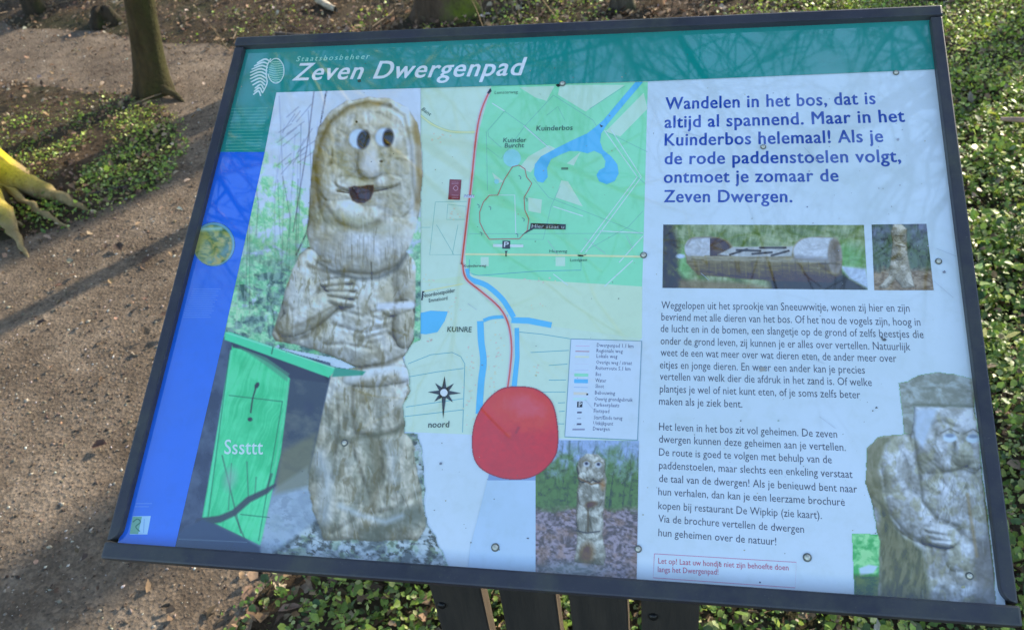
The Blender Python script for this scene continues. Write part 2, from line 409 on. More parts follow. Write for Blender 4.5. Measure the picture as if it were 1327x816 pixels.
# ------------------------------------------------------------------ tubes and trees
def tube_arrays(pts, rads, sides=6):
    pts = np.array(pts, float); n = len(pts)
    V = []; up = np.array([0.13, 0.21, 0.97])
    for i in range(n):
        a = pts[max(i - 1, 0)]; b = pts[min(i + 1, n - 1)]
        tdir = b - a; tdir /= (np.linalg.norm(tdir) + 1e-9)
        s = np.cross(tdir, up if abs(tdir @ up) < 0.93 else np.array([1.0, 0, 0])); s /= np.linalg.norm(s); q = np.cross(s, tdir)
        th = np.arange(sides) * 2 * np.pi / sides
        V.append(pts[i] + rads[i] * (np.cos(th)[:, None] * s + np.sin(th)[:, None] * q))
    V = np.concatenate(V)
    F = []
    for i in range(n - 1):
        for k in range(sides):
            k2 = (k + 1) % sides
            F.append((i * sides + k, i * sides + k2, (i + 1) * sides + k2, (i + 1) * sides + k))
    return V, np.array(F)
class Bag:
    def __init__(s): s.V = []; s.F = []; s.n = 0; s.C = []
    def add(s, V, F, col=None):
        s.V.append(V); s.F.append(F + s.n); s.n += len(V)
        if col is not None: s.C.append(np.tile(np.array(col, float), (len(V), 1)))
    def build(s, name, mat, parent=None, smooth=True):
        return mesh_np(name, np.concatenate(s.V), np.concatenate(s.F), mat, parent, smooth, np.concatenate(s.C) if s.C else None)

def trunk_mesh(name, base, r, height, lean, mat, parent, lobes, flare=0.9, fh=0.14, sides=40, seed=0, zs=None):
    """trunk with buttress roots: lobes = list of (angle, width, strength)"""
    if zs is None: zs = np.concatenate([[-0.08, -0.03], np.linspace(0.0, 0.5, 16), np.linspace(0.6, height, 26)])
    th = np.arange(sides) * 2 * np.pi / sides
    V = []
    cx = 0
    for z in zs:
        zz = max(z, 0)
        rad = r * (1 - 0.72 * zz / height)
        ex = math.exp(-zz / fh)
        lob = sum(s_ * np.exp(-((np.angle(np.exp(1j * (th - a)))) / w_) ** 2) for a, w_, s_ in lobes)
        rr = rad * (1 + ex * (flare * 0.35 + lob) + 0.05 * np.sin(3 * th + seed + z) + 0.035 * (vnoise2(th * 3 + seed, np.full_like(th, z * 6 + 40)) - 0.5) * 2)
        wob = np.array([0.25 * r * math.sin(z * 1.3 + seed), 0.25 * r * math.cos(z * 1.1 + seed * 2)]) * min(1, zz / 0.5)
        V.append(np.stack([rr * np.cos(th) + lean[0] * zz + wob[0], rr * np.sin(th) + lean[1] * zz + wob[1], np.full(sides, z)], -1))
    V = np.concatenate(V)
    n = len(zs); F = []
    for i in range(n - 1):
        for k in range(sides):
            k2 = (k + 1) % sides
            F.append((i * sides + k, i * sides + k2, (i + 1) * sides + k2, (i + 1) * sides + k))
    return mesh_np(name, V, np.array(F), mat, parent, smooth=True)

def crown_mesh(name, height, r, lean, mat, parent, seed, start=0.35, n1=16, spread=1.0):
    rnd = random.Random(seed); bag = Bag()
    def grow(p, dvec, L, rad, level):
        n = 4; pts = [p]; d = Vector(dvec).normalized()
        for i in range(n):
            d = (d + Vector((rnd.gauss(0, .16), rnd.gauss(0, .16), rnd.gauss(0.06, .10)))).normalized()
            pts.append(pts[-1] + d * (L / n))
        rads = [max(0.005, rad * (1 - 0.75 * i / n)) for i in range(n + 1)]
        V, F = tube_arrays([tuple(q) for q in pts], rads, 5 if level < 2 else 3)
        bag.add(V, F)
        if level >= 3 or (rad < 0.007 and level > 1): return
        k = (5, 5, 3)[level] + rnd.randint(0, 1)
        for j in range(k):
            u = 0.2 + 0.8 * (j + rnd.random()) / k; i = min(n - 1, int(u * n)); q = pts[i].lerp(pts[i + 1], u * n - i)
            dd = (pts[i + 1] - pts[i]).normalized()
            side = Vector((rnd.gauss(0, 1), rnd.gauss(0, 1), rnd.gauss(0.2, .7))).normalized()
            grow(q, dd * 0.75 + side * 0.75, L * rnd.uniform(.38, .6), rads[i] * 0.6, level + 1)
    for j in range(n1):
        z = height * (start + (0.98 - start) * (j + rnd.random() * 0.6) / n1)
        a = j * 2.4 + rnd.random()
        rr = r * (1 - 0.72 * z / height)
        L = spread * height * 0.30 * (1.15 - z / height) + 0.5
        grow(Vector((lean[0] * z, lean[1] * z, z)), (math.cos(a), math.sin(a), 0.65), L, max(rr * 0.6, 0.022), 0)
    return bag.build(name, mat, parent)

def tree(label, x, y, r, height, lean, mat, lobes, seed, group=None, crown=True, flare=0.9, fh=0.14, roots=(), start=0.30, n1=20, spread=1.45, cat='tree', name='bare_tree'):
    hh = float(relief(np.array([x]), np.array([y]))[0][0])
    t_ = thing(name, label, cat, (x, y, hh), group)
    trunk_mesh('trunk', None, r, height, lean, mat, t_, lobes, flare, fh, seed=seed)
    if crown: crown_mesh('crown', height, r, lean, mat, t_, seed, start, n1, spread)
    for rp, rr in roots:
        u0 = np.linspace(0, 1, len(rp)); u1 = np.linspace(0, 1, 26); rp = np.array(rp, float)
        rr = np.interp(u1, u0, rr) * (1 + 0.04 * np.sin(u1 * 23 + seed)); rp = np.stack([np.interp(u1, u0, rp[:, k]) for k in range(3)], -1)
        V, F = tube_arrays(rp, rr, 18)
        V = V + (vnoise2(V[:, 0] * 22, V[:, 1] * 22 + V[:, 2] * 30)[:, None] - 0.5) * 0.012
        V[:, 2] += (vnoise2(V[:, 0] * 18, V[:, 1] * 90 + V[:, 2] * 60) - 0.5) * 0.007
        mesh_np('root', V, F, mat, t_, smooth=True)
    return t_
def ang(a): return math.radians(a)

# ------------------------------------------------------------------ the information board
TILT = math.radians(27.186)
ZB = 0.78
BX = np.array([1.0, 0, 0]); BY = np.array([0, math.cos(TILT), math.sin(TILT)]); BN = np.array([0, -math.sin(TILT), math.cos(TILT)])
PANEL_Z = -0.011
board = thing('information_board', 'tilted forest trail board with dark frame, map, text and dwarf photographs on dark posts', 'information board', (0, 0, 0))
def B2W(P):
    P = np.asarray(P, float)
    return np.array([0, 0, ZB]) + P[..., 0:1] * BX + P[..., 1:2] * BY + P[..., 2:3] * BN
def rect(x, y, z=PANEL_Z):
    """tracing of the flat panel (in its own pixel units) rectified to metres across / up the board"""
    x = np.asarray(x, float); y = np.asarray(y, float)
    d = np.stack([(x - 663.5) / FPX, -(y - 408) / FPX, -np.ones_like(x)], -1) @ CAM_R.T
    o = CAM_LOC - np.array([0, 0, ZB])
    on, dn = o @ BN, d @ BN
    t_ = (z - on) / dn
    return np.stack([np.clip(o @ BX + t_ * (d @ BX), 0.011, 0.989), np.clip(o @ BY + t_ * (d @ BY), 0.014, 0.7605), np.full_like(t_, z)], -1)

def rail(name, outline, z0, z1, mat, bev=0.0025):
    import bmesh
    bm = bmesh.new()
    vs = [bm.verts.new((x, y, z0)) for x, y in outline]
    f = bm.faces.new(vs)
    r = bmesh.ops.extrude_face_region(bm, geom=[f])
    for v in r['geom']:
        if isinstance(v, bmesh.types.BMVert): v.co.z = z1
    bmesh.ops.recalc_face_normals(bm, faces=bm.faces)
    bmesh.ops.bevel(bm, geom=[e for e in bm.edges], offset=bev, segments=2, affect='EDGES', profile=0.6)
    for v in bm.verts: v.co = Vector(B2W(np.array(v.co)))
    me = bpy.data.meshes.new(name); bm.to_mesh(me); bm.free(); me.materials.append(mat)
    return link(bpy.data.objects.new(name, me), board)
HB = 0.772
rail('frame_rail', [(0, HB - 0.0165), (1, HB - 0.0165), (1, HB), (0, HB)], -0.022, 0.0, M_FRAME)
rail('frame_rail', [(0, 0), (1, 0), (1, 0.0195), (0, 0.0195)], -0.022, 0.0005, M_FRAME)
cr = [(0.0155 - 0.0155 * (1 - math.cos(a)), 0.0215 + 0.016 - 0.016 * math.sin(a)) for a in np.linspace(0, math.pi / 2, 7)]
left = [(0.0012, 0.7535), (0.0012, 0.0215)] + [(p[0], p[1]) for p in cr[::-1]][1:] + [(0.0155, 0.7535)]
rail('frame_rail', left, -0.021, -0.0012, M_FRAME, 0.0016)
rail('frame_rail', [(1 - x, y) for x, y in left][::-1], -0.021, -0.0012, M_FRAME, 0.0016)
rail('backing_board', [(0.004, 0.004), (0.996, 0.004), (0.996, 0.768), (0.004, 0.768)], -0.040, -0.0225, M_POST, 0.001)
# posts
def box(name, x0, x1, y0, y1, z0, z1, mat, parent, mats=None, bev=0.002):
    import bmesh
    bm = bmesh.new(); bmesh.ops.create_cube(bm, size=1)
    for v in bm.verts:
        v.co = Vector((x0 + (v.co.x + .5) * (x1 - x0), y0 + (v.co.y + .5) * (y1 - y0), z0 + (v.co.z + .5) * (z1 - z0)))
    if bev: bmesh.ops.bevel(bm, geom=bm.edges[:], offset=bev, segments=1, affect='EDGES')
    me = bpy.data.meshes.new(name); bm.to_mesh(me); bm.free(); me.materials.append(mat)
    if mats:
        me.materials.append(mats)
        for p in me.polygons:
            if abs(p.normal.x) > 0.8: p.material_index = 1
    return link(bpy.data.objects.new(name, me), parent)
for i, (a, b) in enumerate([(0.351, 0.420), (0.444, 0.518), (0.535, 0.609), (0.626, 0.698)]):
    ytop = 0.1; zt = ZB + (0.1 / math.cos(TILT)) * math.sin(TILT) - 0.046
    box('post', a, b, 0.100, 0.128, -0.25, zt, M_POST, board, M_POSTLIT)
def disc(name, c, nrm, r, h, mat, parent, sides=16, dome=0.3):
    c = np.array(c, float); nrm = np.array(nrm, float); nrm /= np.linalg.norm(nrm)
    s = np.cross(nrm, [0.3, 0.9, 0.1]); s /= np.linalg.norm(s); q = np.cross(nrm, s)
    V = []; prof = [(1, 0), (1, h * 0.5), (0.72, h * 0.9), (0.3, h)]
    th = np.arange(sides) * 2 * np.pi / sides
    for pr, ph in prof: V.append(c + nrm * ph + pr * r * (np.cos(th)[:, None] * s + np.sin(th)[:, None] * q))
    V = np.concatenate(V + [(c + nrm * h)[None]])
    F = [(i * sides + k, i * sides + (k + 1) % sides, (i + 1) * sides + (k + 1) % sides, (i + 1) * sides + k) for i in range(3) for k in range(sides)]
    F += [(3 * sides + k, 3 * sides + (k + 1) % sides, 4 * sides) for k in range(sides)]
    return mesh_np(name, V, F, mat, parent, smooth=True)
disc('bolt', (0.362, 0.1, 0.576), (0, -1, 0), 0.006, 0.005, M_BOLT, board)
disc('bolt', (0.641, 0.1, 0.588), (0, -1, 0), 0.006, 0.005, M_BOLT, board)

# panel sheet
INK_SUB = np.array([0.030, 0.050, 0.11])       # part of what is seen is sky mirrored in the laminate
INK_GAIN = np.array([1.95, 1.40, 1.0])     # the panel is lit by blue sky only: its inks are warmer than they look
WHITE = (192, 207, 243)
def ink(c):
    c = np.asarray(c, float) * np.array([0.86, 0.97, 1.05])
    c[..., 2] = c[..., 2] + 0.38 * np.clip(c[..., 1] - c[..., 2], 0, None)
    return np.clip((lin(np.clip(c, 0, 255)) - INK_SUB) * INK_GAIN * 1.08, 0.003, 0.86)
q = np.array([(0.010, 0.012), (0.990, 0.012), (0.990, 0.762), (0.010, 0.762)])
V = np.concatenate([np.c_[q, np.full(4, PANEL_Z)], np.c_[q, np.full(4, PANEL_Z - 0.004)]])
panel = mesh_np('panel', B2W(V), [(0, 1, 2, 3), (7, 6, 5, 4), (0, 4, 5, 1), (1, 5, 6, 2), (2, 6, 7, 3), (3, 7, 4, 0)], M_PRINT, board, cols=np.tile(ink(WHITE), (8, 1)))

LAYER = 0.00004
class Vec:
    """flat vector print: polygons and strokes in traced units, with an ink colour each"""
    def __init__(s, layer): s.V = []; s.F = []; s.C = []; s.n = 0; s.z = PANEL_Z + LAYER * layer; s.step = 0
    def poly(s, pts, col, up=0):
        P = rect([p[0] for p in pts], [p[1] for p in pts], s.z + up * LAYER)
        s.V.append(P); s.C.append(np.tile(ink(col), (len(pts), 1)))
        from mathutils.geometry import tessellate_polygon
        for tr in tessellate_polygon([[Vector((p[0], p[1], 0)) for p in P]]):
            s.F.append(tuple(s.n + i for i in tr))
        s.n += len(pts); return s
    def line(s, pts, w, col, up=0, wobble=0):
        pts = np.array(pts, float)
        if len(pts) > 2:   # smooth (Catmull-Rom)
            out = []
            E_ = np.vstack([2 * pts[0] - pts[1], pts, 2 * pts[-1] - pts[-2]])
            for i in range(1, len(E_) - 2):
                for u in np.linspace(0, 1, 6)[:-1]:
                    out.append(0.5 * ((2 * E_[i]) + (-E_[i - 1] + E_[i + 1]) * u + (2 * E_[i - 1] - 5 * E_[i] + 4 * E_[i + 1] - E_[i + 2]) * u * u + (-E_[i - 1] + 3 * E_[i] - 3 * E_[i + 1] + E_[i + 2]) * u ** 3))
            out.append(pts[-1]); pts = np.array(out)
        return s.strip(pts, w, col, up)
    def strip(s, pts, w, col, up=0):
        pts = np.array(pts, float)
        d = np.gradient(pts, axis=0); d /= (np.linalg.norm(d, axis=1)[:, None] + 1e-9)
        nn = np.stack([-d[:, 1], d[:, 0]], -1) * (w / 2 if np.isscalar(w) else np.array(w)[:, None] / 2)
        L = pts + nn; Rr = pts - nn; m = len(pts)
        A = np.concatenate([L, Rr])
        P = rect(A[:, 0], A[:, 1], s.z + up * LAYER)
        s.V.append(P); s.C.append(np.tile(ink(col), (2 * m, 1)))
        for i in range(m - 1): s.F.append((s.n + i, s.n + i + 1, s.n + m + i + 1, s.n + m + i))
        s.n += 2 * m; return s
    def ell(s, cx, cy, rx, ry, col, up=0, k=20, a0=0):
        th = np.linspace(0, 2 * np.pi, k, endpoint=False)
        return s.poly([(cx + rx * math.cos(a), cy + ry * math.sin(a)) for a in th], col, up)
    def build(s, name, parent=panel, label=None):
        V = B2W(np.concatenate(s.V))
        o = mesh_np(name, V, s.F, M_PRINT, parent, cols=np.concatenate(s.C))
        # make every face look out of the board
        me = o.data; flip = [p.index for p in me.polygons if p.normal.dot(Vector(BN)) < 0]
        if flip:
            import bmesh
            bm = bmesh.new(); bm.from_mesh(me); bm.faces.ensure_lookup_table()
            bmesh.ops.reverse_faces(bm, faces=[bm.faces[i] for i in flip]); bm.to_mesh(me); bm.free()
        if label: o['label'] = label
        return o

FONT_CACHE = {}
def text_mesh(body, offset=0.0, shear=0.0, spacing=1.0, res=3):
    key = (body, offset, shear, spacing)
    cu = bpy.data.curves.new('lettering', 'FONT'); cu.body = body; cu.offset = offset; cu.shear = shear
    cu.space_character = spacing; cu.resolution_u = res
    o = bpy.data.objects.new('lettering', cu); SC.collection.objects.link(o)
    dg = bpy.context.evaluated_depsgraph_get()
    me = bpy.data.meshes.new_from_object(o.evaluated_get(dg))
    n = len(me.vertices); V = np.zeros(n * 3); me.vertices.foreach_get('co', V); V = V.reshape(-1, 3)
    F = [tuple(p.vertices) for p in me.polygons]
    bpy.data.objects.remove(o); bpy.data.curves.remove(cu); bpy.data.meshes.remove(me)
    return V, F
class Text:
    def __init__(s, layer): s.V = []; s.F = []; s.C = []; s.n = 0; s.z = PANEL_Z + LAYER * layer
    def line(s, body, p0, p1, em, col, offset=0.0, shear=0.0, spacing=1.0, res=3):
        """set a line of type between two baseline ends; em = type size in traced units"""
        V, F = text_mesh(body, 0.0, shear, spacing, res)
        if len(V) == 0: return s
        if offset > 0.006:            # bold cut: widen the stems by stacked, slightly shifted impressions
            e_ = offset * 0.72; V0, F0, n0 = V, F, len(V); V = []; F = []
            for k, (dx, dy) in enumerate([(-e_, 0), (e_, 0), (-e_ * .5, e_ * .5), (e_ * .5, -e_ * .5), (e_ * .4, e_ * .5), (-e_ * .4, -e_ * .5)]):
                V.append(V0 + np.array([dx, dy, 0.08 * k])); F += [tuple(i + n0 * k for i in f) for f in F0]
            V = np.concatenate(V)
        x0, x1 = V[:, 0].min(), V[:, 0].max()
        A = rect([p0[0], p1[0], p0[0]], [p0[1], p1[1], p0[1] - em])
        ux = (A[1] - A[0]) / (x1 - x0); ly = abs(A[2][1] - A[0][1])
        uy = np.array([-ux[1], ux[0], 0]); uy = uy / np.linalg.norm(uy) * ly
        P = A[0] + (V[:, 0:1] - x0) * ux + V[:, 1:2] * uy
        P[:, 2] = s.z + V[:, 2] * 1e-3 * 0.12
        s.V.append(P); s.C.append(np.tile(ink(col), (len(V), 1))); s.F += [tuple(i + s.n for i in f) for f in F]; s.n += len(V)
        return s
    build = Vec.build

# ---- header and margin colour fields
h = Vec(24)
h.poly([(312, 55), (1225, 12), (1212, 90), (840, 105.5), (358, 120), (343, 197), (285, 197)], (54, 140, 150))
h.build('header_band')
m = Vec(24)
m.poly([(285, 197), (343, 197), (289, 440), (226, 712), (150, 712)], (58, 112, 226))
m.build('margin_band')

# ---- the map
mp = Vec(1)
def m1(*p): return [(520 + a / 3.4, 100 + b / 3.4) for a, b in p]
def m2(*p): return [(520 + a / 3.4, 330 + b / 3.4) for a, b in p]
mp.poly([(541, 112.5), (839.5, 105.5), (833, 340), (826, 571.5), (520, 559)], (190, 236, 202))
o_map = mp.build('map_sheet')
mf = Vec(2)
FOR = (134, 212, 176); LGT = (182, 226, 204)
mf.poly([(637, 111), (839.5, 106.5), (833, 345), (832, 372), (700, 366), (684, 362), (614, 358), (604, 345), (603, 330), (612, 230), (622, 165)], FOR)
mf.poly(m2((60, 120), (300, 130), (440, 230), (560, 300), (1060, 370), (1062, 140), (560, 110), (300, 90)), (190, 236, 188), 0.5)
for pp in [m1((520, 45), (675, 40), (640, 105), (590, 90)), m1((700, 35), (985, 35), (812, 152), (690, 78)), m1((1068, 70), (1085, 140), (965, 262), (900, 240)),
           m1((705, 455), (735, 460), (800, 570), (680, 530)), m1((560, 530), (620, 540), (615, 600), (560, 590)), m1((650, 300), (680, 315), (600, 380), (570, 420), (520, 400), (560, 350)),
           m1((400, 420), (450, 460), (420, 470)), m1((790, 330), (760, 390), (730, 380)), m2((350, 10), (385, 10), (385, 50), (350, 50)), m2((680, 10), (722, 10), (722, 50), (680, 50))]:
    mf.poly(pp, LGT, 1)
mf.build('forest_area')
GL = (120, 178, 180)
ml = Vec(4)
def L1(w, col, *p): ml.strip(m1(*p), w, col)
def L2(w, col, *p): ml.strip(m2(*p), w, col)
for p in [((455, 150), (545, 215), (640, 300)), ((670, 80), (545, 215), (440, 360), (375, 310)), ((455, 150), (382, 235), (385, 262), (440, 310)), ((670, 80), (845, 190), (860, 215)),
          ((830, 140), (985, 40)), ((150, 550), (295, 548)), ((150, 550), (125, 782), (265, 782)), ((300, 690), (1065, 688)), ((375, 240), (380, 500)), ((80, 662), (128, 662)),
          ((640, 170), (690, 130), (720, 190)), ((700, 480), (660, 570), (625, 715), (525, 714)), ((580, 445), (650, 530), (1060, 690)), ((820, 760), (1000, 660), (1065, 590)), ((205, 560), (285, 570), (285, 627), (200, 627), (205, 560)),
          ((155, 650), (232, 782)), ((250, 650), (225, 780)), ((900, 240), (1085, 330)), ((1040, 440), (1075, 470))]:
    L1(0.55, GL, *p)
for p in [((30, 480), (130, 440), (225, 430), (262, 448), (280, 480), (270, 782)), ((35, 537), (160, 515), (275, 500)), ((20, 670), (120, 655), (272, 633)), ((15, 712), (272, 682)),
          ((520, 340), (620, 350), (745, 370)), ((570, 430), (738, 421)), ((650, 487), (732, 481)), ((650, 552), (726, 551)), ((610, 604), (724, 604)), ((690, 652), (722, 651)), ((695, 690), (720, 688)), ((600, 744), (718, 744)),
          ((340, 92), (600, 72), (792, 68), (792, 5)), ((300, 20), (300, 80), (340, 92))]:
    L2(0.8, (96, 165, 190), *p)
for p in [((895, 235), (1040, 440), (790, 772)), ((925, 232), (1058, 440), (812, 772)), ((875, 678), (1065, 686)), ((670, 570), (800, 612)), ((1065, 700), (960, 816)), ((455, 150), (400, 115)), ((385, 520), (500, 520), (505, 690)), ((540, 215), (660, 320))]:
    L1(1.2, (190, 214, 226), *p)
L2(1.4, (190, 214, 226), (1020, 25), (895, 140)); L2(1.1, (190, 214, 226), (670, 85), (735, 135))
# pinkish built-up blotches
rs = np.random.RandomState(3)
for cx, cy, sx, sy, n in [(105, 105, 20, 14, 10), (300, 430, 14, 50, 12), (410, 460, 26, 110, 42), (130, 375, 14, 8, 6), (600, 505, 18, 14, 8), (300, 640, 16, 50, 12), (620, 110, 30, 12, 8), (220, 220, 20, 30, 8), (590, 220, 30, 8, 5)]:
    for _ in range(n):
        a, b = cx + rs.normal(0, sx), cy + rs.normal(0, sy); u = rs.uniform(4, 9); v_ = rs.uniform(3, 7)
        ml.poly(m2((a, b), (a + u, b), (a + u, b + v_), (a, b + v_)), (206, 205, 180) if rs.rand() < .5 else (214, 190, 190), 1)
for cx, cy, sx, sy, n in [(160, 260, 30, 12, 9), (235, 595, 20, 16, 8), (240, 490, 8, 8, 1)]:
    for _ in range(n):
        a, b = cx + rs.normal(0, sx), cy + rs.normal(0, sy)
        ml.poly(m1((a, b), (a + 7, b), (a + 7, b + 5), (a, b + 5)), (206, 196, 184), 1)
ml.build('ditch_lines')['kind'] = 'stuff'
WAT = (92, 178, 236)
def water(name, fn):
    v_ = Vec(6); fn(v_); v_.build(name)
water('canal', lambda mw: mw.poly(m1((1032, 22), (1066, 21), (990, 110), (905, 212), (880, 250), (876, 285), (888, 320), (925, 350), (952, 385), (958, 425), (940, 458), (905, 472), (872, 460), (860, 432), (872, 410), (896, 398),
           (900, 370), (882, 340), (850, 325), (820, 336), (780, 326), (740, 326), (700, 342), (660, 362), (642, 400), (645, 440), (625, 465), (600, 460), (585, 430), (588, 385), (615, 350), (680, 315), (760, 275), (820, 248), (862, 215), (890, 190)), WAT))
water('pond', lambda mw: mw.ell(520 + 488 / 3.4, 100 + 357 / 3.4, 11.5, 11.5, (140, 206, 226)))
water('pond', lambda mw: mw.ell(520 + 420 / 3.4, 100 + 460 / 3.4, 3.2, 3.2, (140, 206, 226)))
water('canal', lambda mw: mw.line(m2((285, 62), (300, 105), (375, 135), (440, 190), (475, 240), (495, 275)), [7] * 26, WAT))
water('canal', lambda mw: mw.strip(m2((485, 288), (560, 290), (662, 310)), [7.5, 8, 7.5], WAT, 1))
water('canal', lambda mw: mw.strip(m2((509, 322), (511, 450), (495, 600)), [6, 6, 7], WAT))
water('canal', lambda mw: mw.line(m2((348, 292), (352, 380), (362, 470), (352, 560), (342, 700)), [8.5] * 21, WAT))
water('canal', lambda mw: mw.line(m2((362, 290), (400, 277), (470, 272)), [4.5] * 11, WAT, 1))
water('pond', lambda mw: mw.poly(m2((78, 258), (130, 246), (205, 250), (192, 290), (160, 340), (110, 350), (55, 346), (62, 300)), WAT))
mr = Vec(8)
ROAD = m1((390, 58), (352, 150), (330, 260), (310, 450), (290, 620), (268, 810)) + m2((270, 40), (285, 105), (350, 160), (430, 230), (470, 300), (486, 400), (480, 500), (468, 592))
YEL = (224, 232, 158)
mr.line(m1((80, 165), (140, 210), (220, 240), (328, 243)), 3.2, (170, 196, 160)); mr.line(m1((80, 165), (140, 210), (220, 240), (328, 243)), 2.1, YEL, 1)
mr.strip(m1((280, 780), (650, 783), (1078, 791)), 2.6, YEL, 1); mr.strip(m2((95, 162), (272, 128)), 1.8, YEL, 1)
mr.line(ROAD, 5.0, (196, 186, 204), 2); mr.line(ROAD, 2.3, (198, 104, 116), 3)
mr.build('road_lines')
mt = Vec(13)
TR = (170, 112, 120)
mt.strip(m1((388, 714), (365, 680), (346, 640), (345, 595), (362, 550), (388, 521), (425, 520), (455, 450), (490, 395), (520, 388), (545, 405), (552, 440), (575, 468), (560, 498), (541, 530), (544, 585), (562, 625), (555, 675), (520, 712), (388, 714)), 1.1, TR)
mt.poly(m1((404, 735), (538, 738), (538, 750), (404, 748)), (200, 226, 226))
DK = (58, 62, 88)
mt.poly(m1((446, 720), (480, 721), (479, 756), (445, 755)), DK, 1)
mt.poly(m1((570, 643), (725, 648), (724, 671), (567, 668)), DK, 1); mt.poly(m1((570, 666), (585, 668), (528, 698)), DK, 1)
mt.poly(m1((213, 450), (265, 452), (258, 541), (206, 539)), (128, 50, 92), 1)
mt.line(m1((228, 490), (240, 478), (250, 490), (240, 500), (228, 490)), 0.6, (200, 150, 180), 2)
for yy in (463, 470, 520, 530): mt.strip(m1((222, yy), (252, yy + 1)), 0.5, (190, 140, 170), 2)
mt.poly(m1((378, 70), (393, 48), (398, 62), (386, 76)), DK, 1); mt.poly(m1((455, 765), (470, 765), (464, 772), (464, 790), (459, 790), (459, 772)), DK, 1)
mt.poly(m1((705, 398), (735, 398), (735, 408), (705, 408)), (90, 130, 130), 1); mt.poly(m1((780, 782), (802, 784), (802, 790), (780, 789)), DK, 1)
mt.line(m1((815, 781), (800, 786), (775, 785)), 0.8, DK, 1)
mt.poly(m1((874, 208), (890, 216), (880, 222)), DK, 1); mt.poly(m1((690, 30), (712, 36), (690, 44), (680, 36)), DK, 1)
mt.poly(m1((276, 520), (322, 520), (322, 532), (276, 532)), (196, 205, 235), 1)
for a, b in [(523, 442), (551, 540), (538, 628), (510, 697), (352, 690), (340, 568), (391, 577)]:
    mt.line(m1((a - 6, b - 8), (a + 3, b - 3), (a + 2, b + 8)), 0.7, (95, 110, 150), 1)
mt.poly(m2((92, 160), (104, 162), (96, 170), (94, 200), (88, 200)), DK, 1)
# compass rose
cx, cy = 520 + 188 / 3.4, 330 + 607 / 3.4
star = []
for k in range(8):
    a = math.radians(-88 + k * 45); r = (21.5, 17.5, 22, 17, 34, 17, 21, 17)[k]
    star.append((cx + r * math.cos(a), cy + r * math.sin(a))); a2 = a + math.radians(22.5); star.append((cx + 7 * math.cos(a2), cy + 7 * math.sin(a2)))
cr_ = Vec(15); cr_.poly(star, (38, 42, 66)); cr_.ell(cx, cy, 4.8, 4.8, (205, 226, 232), 1); cr_.build('compass_rose')
mt.build('trail_line')['kind'] = 'stuff'
# legend
lg = Vec(13)
lg.poly([(739.5, 438.5), (832, 441.5), (826.5, 570.5), (731.5, 566)], (112, 150, 180)); lg.poly([(740.3, 439.4), (831, 442.2), (825.6, 569.4), (732.4, 565)], (192, 206, 240), 1)
rows = [(448, (196, 176, 214), .9), (455, (170, 84, 110), .9), (462, (205, 218, 205), 2.4), (471, (190, 200, 228), 1.2), (479, (182, 192, 226), 1.0), (485.5, (140, 212, 190), 4), (493.5, (96, 176, 234), 5.2), (501.5, (150, 176, 220), .8), (509.5, (205, 200, 200), 3.5), (516.5, (182, 222, 226), 3.5)]
for yy, cc, ww in rows:
    xo = (yy - 448) * -0.045
    lg.strip([(746 + xo, yy), (764 + xo, yy + .3)], ww, cc, 2)
for (a, b, ww, hh, cc) in [(748, 520, 7, 7.5, DK), (748, 533, 6, 2.2, (90, 95, 130)), (748, 541.5, 5, .9, (130, 135, 170)), (747.5, 548, 6, 2.4, (90, 95, 130)), (742, 555, 16, 2.2, (140, 145, 180)), (760, 509.5, 2.4, 2.4, DK)]:
    lg.poly([(a, b), (a + ww, b), (a + ww - .3, b + hh), (a - .3, b + hh)], cc, 2)
lg.build('map_legend')

# ---- lettering
NAVY = (58, 88, 176); INKG = (74, 80, 108)
t1 = Text(27)
t1.line('Zeven Dwergenpad', (378.5, 105), (681, 98), 31.5, (206, 228, 240), 0.026, 0.22, 1.1, 5)
t1.build('lettering', label='large slanted white title lettering on the teal header')
t1 = Text(27)
t1.line('Staatsbosbeheer', (384, 80.5), (479, 77), 9.5, (150, 205, 205), 0.012, 0.15, 1.35)
t1.build('lettering', label='small white lettering above the title')
t2 = Text(3)
for s_, a, b in [('Wandelen in het bos, dat is', (862, 142), (1135, 135)), ('altijd al spannend. Maar in het', (861, 166), (1173, 158)), ('Kuinderbos helemaal! Als je', (861, 189), (1145, 184)),
                 ('de rode paddenstoelen volgt,', (861, 213), (1168, 210)), ('ontmoet je zomaar de', (860, 237), (1087, 235)), ('Zeven Dwergen.', (860, 262), (1027, 262))]:
    t2.line(s_, a, b, 22.5, NAVY, 0.033, 0, 1.08, 4)
t2.build('lettering', label='bold blue introduction lettering')
t3 = Text(3)
